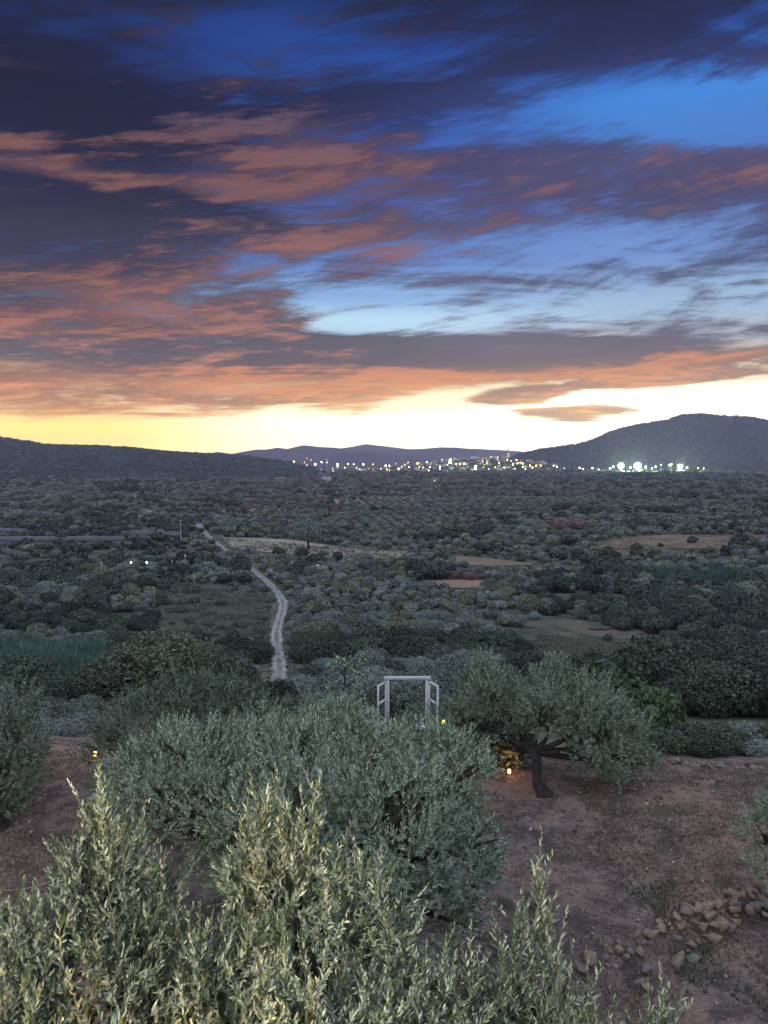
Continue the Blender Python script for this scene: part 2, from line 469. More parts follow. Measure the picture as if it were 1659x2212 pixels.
M_OLIVE_NEAR = leaf_material('olive leaf', (0.110, 0.152, 0.082), (0.310, 0.350, 0.268), (0.24, 0.24, 0.12), 0.14, 0.40, 0.95)
M_OLIVE_MID = leaf_material('olive leaf in the terrace', (0.110, 0.152, 0.082), (0.300, 0.352, 0.255), (0.25, 0.28, 0.14), 0.12, 0.40, 0.95)
M_OLIVE_FAR = leaf_material('olive grove leaf', (0.172, 0.186, 0.150), (0.205, 0.220, 0.180), (0.15, 0.15, 0.10), 0.12, 0.7, 0.6)
M_OLIVE_WARM = leaf_material('yellowish grove leaf', (0.150, 0.158, 0.090), (0.18, 0.19, 0.12), (0.19, 0.16, 0.08), 0.12, 0.7, 0.7)
M_OAK = leaf_material('evergreen leaf', (0.042, 0.056, 0.030), (0.055, 0.066, 0.042), (0.085, 0.085, 0.035), 0.12, 0.6, 0.7)
M_OAK_PALE = leaf_material('young evergreen leaf', (0.085, 0.098, 0.050), (0.10, 0.115, 0.065), (0.15, 0.14, 0.06), 0.15, 0.6, 0.75)
M_BROAD = leaf_material('broad leaf', (0.055, 0.085, 0.030), (0.075, 0.105, 0.050), (0.10, 0.10, 0.04), 0.2, 0.55, 0.6)
M_SCRUB = leaf_material('grey scrub leaf', (0.086, 0.100, 0.064), (0.105, 0.120, 0.080), (0.13, 0.12, 0.07), 0.12, 0.7, 0.6)
M_RUST = leaf_material('rusty scrub leaf', (0.170, 0.105, 0.080), (0.18, 0.12, 0.09), (0.22, 0.12, 0.08), 0.12, 0.7, 0.6)
M_REED = leaf_material('reed blade', (0.045, 0.085, 0.055), (0.06, 0.10, 0.065), (0.12, 0.15, 0.09), 0.25, 0.5, 0.7)
M_GRASS = leaf_material('dry grass blade', (0.17, 0.13, 0.08), (0.18, 0.14, 0.085), (0.10, 0.11, 0.05), 0.2, 0.7, 0.6)
M_BARK = plain('olive bark', (0.038, 0.032, 0.028), 0.95, 0.1, 0.4, 9.0, 0.6)
M_TWIG = plain('olive twig', (0.17, 0.15, 0.10), 0.8, 0.2, 0.2, 30.0)
M_STONE = plain('limestone', (0.215, 0.155, 0.108), 0.9, 0.2, 0.4, 5.0, 0.5)
M_STONE_B = plain('grey limestone', (0.16, 0.135, 0.115), 0.9, 0.2, 0.4, 6.0, 0.5)
M_TIMBER = plain('white painted timber', (0.47, 0.46, 0.44), 0.7, 0.3, 0.22, 7.0)
M_IRON = plain('black iron', (0.02, 0.02, 0.022), 0.5, 0.4, 0.2, 20.0, 0.0, 0.6)

def ground_material():
    m, t, out = material('soil and scrubland')
    p = position(t)
    sp = t.nodes.new('ShaderNodeSeparateXYZ'); t.links.new(p, sp.inputs[0])
    y = X(sp.outputs[1])
    nb = noise(p, 0.30, 6, 0.6); ns = noise(p, 1.9, 6, 0.65); nf = noise(p, 11.0, 5, 0.7)
    soil = mixc(sstep(ns * 0.7 + nf * 0.3, 0.40, 0.60), (0.075, 0.056, 0.048), (0.190, 0.134, 0.110))
    soil = mixc(sstep(nb + (nf - 0.5) * 0.3, 0.50, 0.66), soil, (0.255, 0.150, 0.105))       # orange earth
    soil = mixc(sstep(nb * 0.5 + ns * 0.5 + (nf - 0.5) * 0.5, 0.40, 0.30), soil, (0.052, 0.043, 0.042))
    soil = mixc(sstep(nf + (ns - 0.5) * 0.6, 0.66, 0.80), soil, (0.27, 0.215, 0.175))          # chaff and grit
    g1 = noise(p, 0.020, 5, 0.6); g2 = noise(p, 0.20, 5, 0.65)
    scrub = mixc(sstep(g2, 0.3, 0.7), (0.040, 0.043, 0.030), (0.095, 0.096, 0.064))
    scrub = mixc(sstep(g1 + (g2 - 0.5) * 0.35, 0.52, 0.62), scrub, (0.120, 0.092, 0.064))
    col = mixc(sstep(y + (ns - 0.5) * 6.0, 24.0, 34.0), soil, scrub)
    h = nf * 0.5 + ns
    principled(t, out, col, 0.95, 0.12, bump(t, h, 0.9, 0.10))
    return m
def field_material(name, c1, c2, rows=0.0, ang=0.0):
    m, t, out = material(name)
    p = position(t)
    n1 = noise(p, 0.09, 6, 0.7); n2 = noise(p, 0.5, 6, 0.72)
    col = mixc(sstep(n1 * 0.6 + n2 * 0.4, 0.38, 0.60), c1, c2)
    col = mixc(sstep(n2 * 0.7 + n1 * 0.3, 0.52, 0.62), col, tuple(x * 0.42 for x in c1))
    principled(t, out, col, 0.95, 0.1, bump(t, n2, 0.5, 0.2))
    return m
M_GROUND = ground_material()
def track_material():
    m, t, out = material('pale gravel track')
    p = position(t)
    n1 = noise(p, 0.16, 5, 0.65); n2 = noise(p, 1.3, 5, 0.7)
    at = t.nodes.new('ShaderNodeAttribute'); at.attribute_name = 'tone'
    side = X(at.outputs['Fac'])                      # 0 at the verge, 1 on the crown of the road
    col = mixc(sstep(n1 * 0.6 + n2 * 0.4, 0.36, 0.64), (0.15, 0.136, 0.125), (0.35, 0.325, 0.305))
    col = mixc(sstep(side + (n2 - 0.5) * 1.5 + (n1 - 0.5) * 1.2, 0.46, 0.14), col, (0.10, 0.090, 0.065))
    col = mixc(sstep(side + (n2 - 0.5) * 1.4 + (n1 - 0.5) * 2.2, 0.76, 1.05), col, (0.13, 0.120, 0.085))
    principled(t, out, col, 0.95, 0.1, bump(t, n2, 0.6, 0.1))
    return m
M_TRACK = track_material()

# ================================================================== land
def polar_sheet():
    az = np.concatenate((np.arange(-180, -46, 4.0), np.arange(-46, 46, 0.25), np.arange(46, 180, 4.0)))
    r = np.concatenate((np.arange(0.5, 7, 0.5), np.arange(7, 26, 0.075), np.geomspace(26, 7400, 330)))
    A, Rr = np.meshgrid(np.radians(az), r, indexing='ij')
    x, y = Rr * np.sin(A), Rr * np.cos(A)
    z = terrain(x, y)
    V = np.stack((x, y, z), -1).reshape(-1, 3)
    na, nr = len(az), len(r)
    i, j = np.meshgrid(np.arange(na), np.arange(nr - 1), indexing='ij')
    a = i * nr + j; b = ((i + 1) % na) * nr + j
    F = np.stack((a, a + 1, b + 1, b), -1).reshape(-1, 4)
    V = np.concatenate((V, [[0, 0, tz(0, 0)]]))
    c = len(V) - 1
    T = np.stack((np.full(na, c), np.arange(na) * nr, (np.arange(na) + 1) % na * nr), -1)
    return make_mesh('ground', [(V, F), (V, T)], M_GROUND, True)
structure(link('ground', polar_sheet()))

def hill(name, sky, dist, depth, seed, mat, rough=0.08, left=None):
    """a ridge with a front slope, spurs and a back slope; sky = skyline seen from the terrace"""
    px = np.linspace(sky[0][0], sky[-1][0], 260)
    py = np.interp(px, [s[0] for s in sky], [s[1] for s in sky])
    py = py + 2.6 * fbm(px / 34.0, px * 0 + seed, seed, 4)
    tt = np.concatenate((np.linspace(-1, 0, 26), np.linspace(0.08, 0.9, 8)))
    V = np.zeros((len(px), len(tt), 3))
    for i, (a, b) in enumerate(zip(px, py)):
        dx_, dy_, dz_ = ray(a, b)
        x, z = dx_ / dy_ * dist, CAM_Z + dz_ / dy_ * dist
        base = -32.0
        for j, t in enumerate(tt):
            yy = dist + t * depth
            xx = x * (yy / dist) if t < 0 else x
            prof = (1 + t) ** 1.25 if t < 0 else (1 - t * t)
            h = base + (z - base) * prof
            V[i, j] = (xx, yy, h)
    sp = fbm(V[..., 0] / (depth * 0.35), V[..., 1] / (depth * 0.6), seed, 5)
    fr = np.clip(1 - np.abs(tt), 0, 1) * np.clip(np.abs(tt) * 5, 0, 1)
    V[..., 2] += sp * rough * depth * fr[None, :] * np.clip((V[..., 2] + 32) / 120, 0, 1)
    n, k = len(px), len(tt)
    i, j = np.meshgrid(np.arange(n - 1), np.arange(k - 1), indexing='ij')
    a = i * k + j
    F = np.stack((a, a + k, a + k + 1, a + 1), -1).reshape(-1, 4)
    return structure(link(name, make_mesh(name, [(V.reshape(-1, 3), F)], mat, True))), V
def hill_material(name, c1, c2, scale):
    m, t, out = material(name)
    p = position(t)
    n = noise(p, scale, 7, 0.7); n2 = noise(p, scale * 9, 4, 0.7)
    col = mixc(sstep(n * 0.6 + n2 * 0.4, 0.38, 0.62), c1, c2)
    principled(t, out, col, 0.95, 0.1, bump(t, n2, 0.8, 6.0))
    return m
M_HILL = hill_material('wooded hillside', (0.022, 0.022, 0.024), (0.050, 0.046, 0.046), 0.006)
M_MOUNT = hill_material('distant mountain scrub', (0.06, 0.05, 0.05), (0.11, 0.09, 0.085), 0.002)
hill_l, HL = hill('hill', [(-700, 925), (-300, 935), (0, 950), (50, 956), (100, 964), (210, 967), (300, 972), (375, 980), (450, 984), (540, 991), (600, 1000), (680, 1016)], 2400, 800, 21, M_HILL, 0.10)
hill_r, HR = hill('hill', [(1080, 1000), (1130, 981), (1180, 970), (1255, 959), (1295, 949), (1330, 931), (1355, 922), (1405, 912), (1450, 905), (1480, 894), (1520, 893), (1555, 897), (1630, 901), (1660, 908), (1900, 950), (2300, 990)], 3300, 650, 33, M_HILL, 0.09)
mount_a, _ = hill('mountain', [(380, 996), (440, 981), (470, 976), (500, 980), (555, 971), (575, 971), (600, 967), (620, 970), (655, 962), (700, 966), (725, 969), (790, 974), (900, 982), (1000, 995)], 4700, 900, 45, M_MOUNT, 0.07)
mount_b, _ = hill('mountain', [(640, 990), (725, 970), (790, 960), (830, 964), (880, 970), (905, 970), (955, 966), (995, 968), (1080, 971), (1130, 975), (1180, 969), (1260, 975), (1400, 990)], 6300, 900, 57, M_MOUNT, 0.06)

# ---- the winding track
def resample(pts, step):
    pts = np.asarray(pts, float)
    d = np.concatenate(([0], np.cumsum(np.linalg.norm(np.diff(pts, axis=0), axis=1))))
    s = np.arange(0, d[-1], step)
    return np.stack([np.interp(s, d, pts[:, k]) for k in range(pts.shape[1])], -1)
def ribbon(name, pts, width, mat, lift, cross=9, jitter=0.22):
    p = resample(pts, 2.0)
    for _ in range(6): p[1:-1] = (p[:-2] + p[1:-1] * 2 + p[2:]) / 4
    t = unit(np.gradient(p, axis=0)); nrm = np.stack((t[:, 1], -t[:, 0]), -1)
    w = np.broadcast_to(np.asarray(width, float), (len(p),)) if np.ndim(width) == 0 else np.interp(np.linspace(0, 1, len(p)), np.linspace(0, 1, len(width)), width)
    rows = []
    for k in range(cross):
        f = k / (cross - 1) - 0.5
        e = jitter * RNG.normal(size=len(p)) * (abs(f) == 0.5)
        xy = p + nrm * (w * f + e)[:, None]
        rows.append(np.column_stack((xy, terrain(xy[:, 0], xy[:, 1]) + lift)))
    V = np.stack(rows, 1); n = len(p)
    i, j = np.meshgrid(np.arange(n - 1), np.arange(cross - 1), indexing='ij')
    a = i * cross + j
    F = np.stack((a, a + 1, a + cross + 1, a + cross), -1).reshape(-1, 4)
    tone = np.tile(1 - np.abs((np.arange(cross - 1) + 0.5) / (cross - 1) * 2 - 1), n - 1)
    return structure(link(name, make_mesh(name, [(V.reshape(-1, 3), F, 0, tone)], mat, True))), p
TRACK_PX = [(600, 1500), (604, 1440), (598, 1400), (597, 1365), (606, 1335), (613, 1308), (603, 1285), (585, 1264), (560, 1243), (525, 1215), (490, 1190), (466, 1172), (447, 1156), (433, 1140), (428, 1128)]
TRACK = np.array([on_ground(*q) for q in TRACK_PX])
track, TRACK_P = ribbon('track', TRACK, [2.3, 2.5, 2.7, 2.7, 2.5, 2.5, 3.4, 5.5], M_TRACK, 0.22)
TRACK2 = np.array([on_ground(*q) for q in [(300, 1118), (330, 1098), (352, 1086), (365, 1082)]])
ribbon('track', TRACK2, 7.0, M_TRACK, 0.3)

# ---- open fields between the groves
FIELDS = []
def field(near, far, mat, lift=0.25, name='field'):
    a = np.array([on_ground(*q) for q in near]); b = np.array([on_ground(*q) for q in far])
    n, m = 40, 14
    sa, sb = np.linspace(0, 1, len(a)), np.linspace(0, 1, len(b)); s = np.linspace(0, 1, n)
    A = np.stack([np.interp(s, sa, a[:, k]) for k in (0, 1)], -1); B = np.stack([np.interp(s, sb, b[:, k]) for k in (0, 1)], -1)
    t = np.linspace(0, 1, m)
    P = A[:, None] * (1 - t)[None, :, None] + B[:, None] * t[None, :, None]
    cell = np.linalg.norm(A[1:] - A[:-1], axis=1).min()
    P += RNG.normal(size=P.shape) * min(0.5, 0.16 * cell)
    Z = terrain(P[..., 0], P[..., 1]) + lift
    V = np.concatenate((P, Z[..., None]), -1)
    i, j = np.meshgrid(np.arange(n - 1), np.arange(m - 1), indexing='ij'); q = i * m + j
    F = np.stack((q, q + m, q + m + 1, q + 1), -1).reshape(-1, 4)
    FIELDS.append(P[::2, ::3].reshape(-1, 2))
    return structure(link(name, make_mesh(name, [(V.reshape(-1, 3), F)], mat, True)))
M_STUBBLE = field_material('stubble', (0.20, 0.155, 0.110), (0.34, 0.265, 0.190))
M_REDSOIL = field_material('red ploughed soil', (0.20, 0.12, 0.085), (0.27, 0.17, 0.12))
M_DUNFIELD = field_material('dun fallow', (0.15, 0.105, 0.07), (0.19, 0.135, 0.09))
M_MEADOW = field_material('dry meadow', (0.046, 0.052, 0.034), (0.085, 0.086, 0.056))
field([(500, 1183), (560, 1192), (640, 1199), (740, 1206), (860, 1212)], [(478, 1162), (560, 1163), (640, 1168), (740, 1184), (880, 1192)], M_STUBBLE)
field([(985, 1222), (1060, 1224), (1150, 1222)], [(985, 1202), (1060, 1208), (1150, 1218)], M_DUNFIELD)
field([(930, 1268), (1000, 1272), (1060, 1268)], [(930, 1256), (1000, 1254), (1050, 1256)], M_REDSOIL)
field([(1290, 1184), (1430, 1186), (1570, 1184)], [(1330, 1166), (1430, 1156), (1578, 1158)], M_DUNFIELD)
field([(1120, 1440), (1300, 1455), (1500, 1452)], [(1170, 1372), (1320, 1392), (1500, 1410)], M_MEADOW)
field([(1270, 1360), (1290, 1362), (1320, 1360)], [(1275, 1345), (1300, 1345), (1330, 1345)], M_MEADOW)
field([(330, 1390), (430, 1400), (560, 1392)], [(360, 1265), (460, 1262), (580, 1290)], M_MEADOW)
field([(1210, 1545), (1320, 1552), (1440, 1540)], [(1230, 1500), (1320, 1500), (1450, 1495)], M_MEADOW)
field([(1160, 1300), (1240, 1304), (1330, 1300)], [(1170, 1288), (1240, 1286), (1320, 1288)], M_MEADOW)
field([(700, 1090), (860, 1092), (1010, 1088)], [(720, 1078), (860, 1074), (1000, 1078)], M_REDSOIL)
field([(1050, 1068), (1200, 1070), (1350, 1066)], [(1080, 1058), (1200, 1056), (1330, 1058)], M_DUNFIELD)
field([(80, 1255), (150, 1260), (220, 1256)], [(90, 1244), (150, 1240), (225, 1246)], M_MEADOW)
field([(470, 1110), (560, 1112), (640, 1108)], [(490, 1100), (560, 1098), (640, 1100)], M_DUNFIELD)

# ================================================================== foliage kit
def leaf_rhomb(L, W, cup=0.15):
    v = np.array([(0, 0, 0), (-W / 2, 0, L * 0.45), (0, 0, L), (W / 2, 0, L * 0.45)], float)
    v[1:, 1] += np.array([cup * W, -L * 0.06, cup * W])
    return v, np.array([(0, 3, 2, 1)])
def leaf_long(L, W):
    z = np.array([0, 0.28, 0.66, 1.0]) * L
    w = np.array([0, 0.5, 0.42, 0]) * W
    y = np.array([0, 0.01, -0.02, -0.09]) * L
    v = [(0, y[0], z[0]), (-w[1], y[1] + 0.12 * W, z[1]), (w[1], y[1] + 0.12 * W, z[1]), (0, y[1], z[1]),
         (-w[2], y[2] + 0.12 * W, z[2]), (w[2], y[2] + 0.12 * W, z[2]), (0, y[2], z[2]), (0, y[3], z[3])]
    f = [(0, 2, 3, 1), (3, 2, 5, 6), (1, 3, 6, 4), (6, 5, 7, 4)]
    return np.array(v, float), np.array(f)
def sprig(length, leaf, pairs, rg, spread=(30, 58), scale_tip=0.6, stem=True, bend=0.12):
    """an upright olive shoot: opposite leaf pairs turned a quarter turn each time"""
    s = np.linspace(0.08, 0.98, pairs)
    side = rg.uniform(-1, 1, 2) * bend * length
    def pt(u): return np.stack((side[0] * u * u, side[1] * u * u, u * length), -1)
    pos, d, spin, sc = [], [], [], []
    for i, u in enumerate(s):
        for k in (0, 1):
            a = (i % 2) * np.pi / 2 + k * np.pi + rg.uniform(-0.45, 0.45)
            th = np.radians(rg.uniform(*spread)) * (1.1 - 0.55 * u)
            pos.append(pt(u)); d.append((math.cos(a) * math.sin(th), math.sin(a) * math.sin(th), math.cos(th)))
            spin.append(rg.uniform(-0.7, 0.7)); sc.append((1.0 - (1 - scale_tip) * max(0, u - 0.4) / 0.6) * rg.uniform(0.7, 1.15))
    V, F = scatter_mesh(leaf, frames(np.array(d), np.array(spin)), np.array(pos), np.array(sc))
    per = len(leaf[1])
    tone = np.repeat(rg.beta(2, 3.2, len(pos)), per)
    parts = [(V, F, 0, tone)]
    if stem:
        tv, tf = tube(pt(np.linspace(0, 1, 4)), np.array([1, 0.8, 0.6, 0.3]) * length * 0.0085, 3)
        parts.append((tv, tf, 1, None))
    return parts
def cloud_of(sprigs, pos, d, scale, rg, tint=None):
    """sprigs spread over points as one part list (leaves with a shade of their own)"""
    out = []
    which = rg.integers(0, len(sprigs), len(pos))
    for k, sp in enumerate(sprigs):
        sel = which == k
        n = int(sel.sum())
        if n == 0: continue
        Rm = frames(d[sel], rg.uniform(0, 2 * np.pi, n))
        for v, f, mi, tone in sp:
            V, F = scatter_mesh((v, f), Rm, pos[sel], scale[sel])
            tn = np.tile(tone, n) if tone is not None else np.full(len(F), 0.5)
            if tone is not None:
                tn = np.clip(tn * 0.75 + np.repeat(rg.normal(0.10, 0.10, n) if tint is None else tint[sel], len(tone)), 0, 1)
            out.append((V, F, mi, tn))
    return out
def shell(lobes, per_m2, rg, lift=0.75, inner=0.35, wild=0.35, tuft=14):
    """points and growing directions over the surface (and a little inside) of overlapping lobes"""
    C = np.array([l[:3] for l in lobes], float); RR = np.array([l[3] for l in lobes], float)
    K = np.array([l[4] if len(l) > 4 else 1.0 for l in lobes], float)       # height to width
    P, D = [], []
    for i in range(len(lobes)):
        n = int(4 * np.pi * RR[i] ** 2 * per_m2)
        nt = max(6, n // tuft)
        td = unit(rg.normal(size=(nt, 3))); tr_ = rg.uniform(0.80, 1.16, nt)
        w = rg.integers(0, nt, n)
        d = unit(td[w] + 0.62 / math.sqrt(nt) * 2.0 * rg.normal(size=(n, 3)))
        bulge = 1 - 0.9 * np.clip(1 - np.sum(d * td[w], 1), 0, 0.25)
        depth = np.where(rg.random(n) < inner, rg.uniform(0.40, 0.85, n), rg.uniform(0.90, 1.03, n) * tr_[w] * bulge)
        p = C[i] + d * np.stack((np.ones(n), np.ones(n), np.full(n, K[i])), -1) * (RR[i] * depth)[:, None]
        keep = np.ones(n, bool)
        for j in range(len(lobes)):
            if j != i:
                q = (p - C[j]) / np.array((1, 1, K[j])) / RR[j]
                keep &= (np.sum(q * q, 1) > 0.55 ** 2)
        g = unit(d + np.array((0, 0, lift)) + wild * rg.normal(size=(n, 3)))
        P.append(p[keep]); D.append(g[keep])
    return np.concatenate(P), np.concatenate(D)
def limbs(base, fork, lobes, r0, rg, sides=9, parts=None):
    """trunk from base to fork, then a limb to each lobe"""
    parts = [] if parts is None else parts
    base, fork = np.array(base, float), np.array(fork, float)
    n = 9
    u = np.linspace(0, 1, n)[:, None]
    bow = np.cross(fork - base, np.array((0.2, 1.0, 0.0))) * 0.10
    pts = base * (1 - u) + fork * u + bow * (4 * u * (1 - u)) * np.sin(u * 5) + np.concatenate((np.zeros((1, 3)), rg.normal(size=(n - 2, 3)) * r0 * 0.16, np.zeros((1, 3))))
    rad = r0 * (0.72 + 0.75 * np.exp(-u[:, 0] * 7) + 0.10 * np.abs(u[:, 0] - 0.5))
    pts = np.concatenate(([base - np.array((0, 0, 0.25))], pts)); rad = np.concatenate(([r0 * 1.7], rad))
    parts.append((*tube(pts, rad, sides, 0.16, int(rg.integers(1e6))), 0, None))
    for l in lobes:
        c = np.array(l[:3], float)
        mid = (fork + c) / 2 + rg.normal(size=3) * 0.12 * np.linalg.norm(c - fork) + np.array((0, 0, -0.05))
        k = np.linspace(0, 1, 6)[:, None]
        q = fork * (1 - k) ** 2 + 2 * mid * k * (1 - k) + c * k ** 2
        parts.append((*tube(q, r0 * np.linspace(0.58, 0.13, 6), 6, 0.12, int(rg.integers(1e6))), 0, None))
        for _ in range(4):
            e = c + unit(rg.normal(size=3) + np.array((0, 0, 0.4))) * l[3] * 0.9
            parts.append((*tube(np.array([c * 0.7 + fork * 0.3, (c + e) / 2 + rg.normal(size=3) * 0.05, e]), r0 * np.array((0.2, 0.12, 0.04)), 4), 0, None))
    return parts

rgf = np.random.default_rng(5)
SPRIG_FINE = [sprig(L, leaf_long(0.064, 0.0150), n, rgf, (20, 52), bend=b_) for L, n, b_ in ((0.27, 11, 0.15), (0.33, 12, 0.3), (0.23, 10, 0.1), (0.38, 13, 0.45), (0.18, 8, 0.1), (0.30, 10, 0.25), (0.26, 9, 0.6))]
SPRIG_MID = [sprig(L, leaf_rhomb(0.080, 0.025), n, rgf, (20, 52), stem=False) for L, n in ((0.24, 8), (0.28, 9), (0.20, 7), (0.17, 6), (0.32, 8))]

def local(parts, o): return [(np.asarray(p[0]) - np.asarray(o), *p[1:]) for p in parts]
def olive(name, label, lobes_px, base_px, per_m2, r0, fork_h, seed, sprigs, mat, group, size=1.0, base_z=None, base_xy=None, lift=1.0, scale=(0.75, 1.25), fork_at=None):
    rg = np.random.default_rng(seed)
    lobes = []
    for px, py, dist, r, *k in lobes_px:
        x, y, z = at_dist(px, py, dist); lobes.append((x, y, z, r, *(k or (0.9,))))
    bx_, by_ = base_xy if base_xy is not None else flat_at(*base_px)
    bz = tz(bx_, by_)
    o = np.array((bx_, by_, bz))
    cen = np.mean([l[:2] for l in lobes], axis=0)
    fork = np.array((bx_ * 0.7 + cen[0] * 0.3, by_ * 0.7 + cen[1] * 0.3, bz + fork_h))
    if fork_at is not None: fork = np.array(at_dist(*fork_at))
    root = thing(name, label, 'tree', o, group)
    link('trunk', make_mesh('trunk', local(limbs(o, fork, lobes, r0, rg), o), M_BARK, True), root)
    P, D = shell(lobes, per_m2, rg, lift, 0.34, 0.45)
    sc = rg.uniform(*scale, len(P)) * size
    link('crown', make_mesh('crown', local(cloud_of(sprigs, P, D, sc, rg), o), [mat, M_TWIG]), root)
    return root, lobes, o

NEAR_GROUP = 'olive trees on the terrace'
# ---- the big olive in the middle of the terrace
olive('olive_tree', 'broad bushy olive tree filling the middle of the terrace, dark hollow underneath',
      [(320, 1700, 12.6, 0.72), (400, 1660, 13.0, 0.80), (480, 1650, 13.4, 0.78), (330, 1770, 12.5, 0.55), (560, 1640, 13.8, 0.85), (640, 1655, 13.2, 0.80), (735, 1622, 13.9, 0.88), (815, 1650, 13.3, 0.80), (900, 1660, 13.1, 0.82), (985, 1672, 12.9, 0.62),
       (450, 1735, 12.5, 0.75), (560, 1750, 12.3, 0.80), (670, 1760, 12.0, 0.85), (770, 1755, 12.2, 0.80), (870, 1770, 11.9, 0.85), (960, 1790, 11.9, 0.60), (760, 1850, 11.6, 0.72), (900, 1870, 11.4, 0.82), (980, 1900, 11.3, 0.60), (830, 1940, 11.2, 0.62), (930, 1970, 11.0, 0.66), (660, 1850, 12.4, 0.6), (1030, 1830, 11.6, 0.42), (520, 1850, 13.2, 0.70), (600, 1900, 12.8, 0.6)],
      (660, 2020), 82, 0.24, 1.0, 41, SPRIG_MID, M_OLIVE_MID, NEAR_GROUP)
olive('olive_tree', 'olive tree rising behind the left shoulder of the broad middle olive',
      [(390, 1548, 17.0, 1.00), (300, 1588, 16.6, 0.95), (480, 1558, 17.2, 0.95), (250, 1648, 16.4, 0.75), (560, 1588, 16.8, 0.80), (400, 1638, 16.4, 1.00), (650, 1588, 16.2, 0.75)],
      (420, 1800), 58, 0.18, 1.1, 42, SPRIG_MID, M_OLIVE_MID, NEAR_GROUP, size=1.1)
olive('olive_tree', 'round olive tree with bare dark leaning trunk on the reddish terrace',
      [(1060, 1496, 19.8, 0.73), (1160, 1511, 19.4, 0.82), (1270, 1536, 18.9, 0.92), (1010, 1556, 19.8, 0.60), (1100, 1556, 19.6, 0.60), (1180, 1546, 18.6, 0.58), (1290, 1601, 18.4, 0.76), (1350, 1586, 18.8, 0.60), (1200, 1476, 19.8, 0.48, 1.3), (1050, 1448, 20.2, 0.35, 1.6), (1330, 1650, 18.3, 0.50), (980, 1565, 20.3, 0.55), (1045, 1600, 20.0, 0.58), (1105, 1612, 20.0, 0.5), (1380, 1640, 18.6, 0.42)],
      (1176, 1722), 80, 0.165, 1.25, 43, SPRIG_MID, M_OLIVE_MID, NEAR_GROUP, size=1.1, fork_at=(1150, 1622, 18.7))
olive('olive_tree', 'olive tree cut by the left edge beside the earth path',
      [(10, 1540, 18.2, 0.8), (-40, 1590, 18.0, 1.1), (35, 1610, 17.6, 0.65), (-10, 1680, 17.2, 0.95), (-90, 1680, 17.4, 1.0)],
      (-10, 1790), 60, 0.17, 0.9, 44, SPRIG_MID, M_OLIVE_MID, NEAR_GROUP, size=1.1)
olive('olive_tree', 'thin pale olive shoots leaning in at the right edge above the stone row',
      [(1645, 1800, 13.6, 0.34), (1660, 1870, 13.4, 0.36), (1700, 1770, 13.7, 0.5), (1730, 1850, 13.5, 0.5)],
      (1735, 1925), 60, 0.09, 0.6, 45, SPRIG_MID, M_OLIVE_MID, NEAR_GROUP, size=0.9)

# ---- three olives right below the balcony
def near_olive(label, lobes_px, tips, base_xy, seed, n_shoots, per=105, tint=0.06):
    rg = np.random.default_rng(seed)
    lobes = [(*at_dist(px, py, d), r, 1.1) for px, py, d, r in lobes_px]
    o = np.array((*base_xy, tz(*base_xy)))
    root = thing('olive_tree', label, 'tree', o, 'olive trees below the balcony')
    fork = o + np.array((0, 0, 2.2))
    link('trunk', make_mesh('trunk', local(limbs(o, fork, lobes[::2], 0.16, rg), o), M_BARK, True), root)
    P, D = shell(lobes, per, rg, 0.95, 0.30, 0.38)
    n_tip = 0
    for px, py, d, n in tips:                      # peaked bundles of shoots that break the outline
        x, y, z = at_dist(px, py, d)
        for k in range(n * 11):
            dep = 0.62 * rg.random() ** 0.8 if k > 0 else 0.0
            r = (0.012 + 0.21 * dep) * math.sqrt(rg.random()); a = rg.uniform(0, 6.28)
            P = np.concatenate((P, [(x + r * math.cos(a), y + r * math.sin(a), z - 0.24 - dep)]))
            D = np.concatenate((D, [(math.cos(a) * r * 1.8 + rg.normal() * 0.16, math.sin(a) * r * 1.8 + rg.normal() * 0.16, 1.0)]))
            n_tip += 1
    sc = rg.uniform(0.7, 1.15, len(P))
    tn = rg.normal(tint, 0.12, len(P))
    # the shoots that show largest are parts of their own, the rest one mass of leaves
    tocam = unit(np.array((0, 0, CAM_Z)) - P)
    front = np.sum((P - np.mean(P, 0)) * tocam, 1) + 0.5 * P[:, 2]
    order = np.argsort(-front)
    own = np.zeros(len(P), bool); own[order[:n_shoots // 2]] = True
    own[np.argsort(-P[:, 2] + 1e3 * (np.arange(len(P)) < len(P) - n_tip))[:n_shoots // 2]] = True
    Rm = frames(D, rg.uniform(0, 6.28, len(P)))
    for i in np.nonzero(own)[0]:
        s = link('leafy_shoot', SHOOTS[rg.integers(len(SHOOTS))], root)
        m = Matrix([[*(Rm[i][r] * sc[i]), P[i][r] - o[r]] for r in range(3)] + [[0, 0, 0, 1]])
        s.matrix_local = m
    rest = ~own
    stuff(link('foliage', make_mesh('foliage', local(cloud_of(SPRIG_FINE, P[rest], D[rest], sc[rest], rg, tn[rest]), o), [M_OLIVE_NEAR, M_TWIG]), root))
    return root
SHOOTS = [make_mesh('leafy_shoot', [(v, f, mi, None if t is None else np.clip(t * 0.75 + dt, 0, 1)) for v, f, mi, t in sp], [M_OLIVE_NEAR, M_TWIG]) for sp in SPRIG_FINE for dt in (0.06, 0.16)]
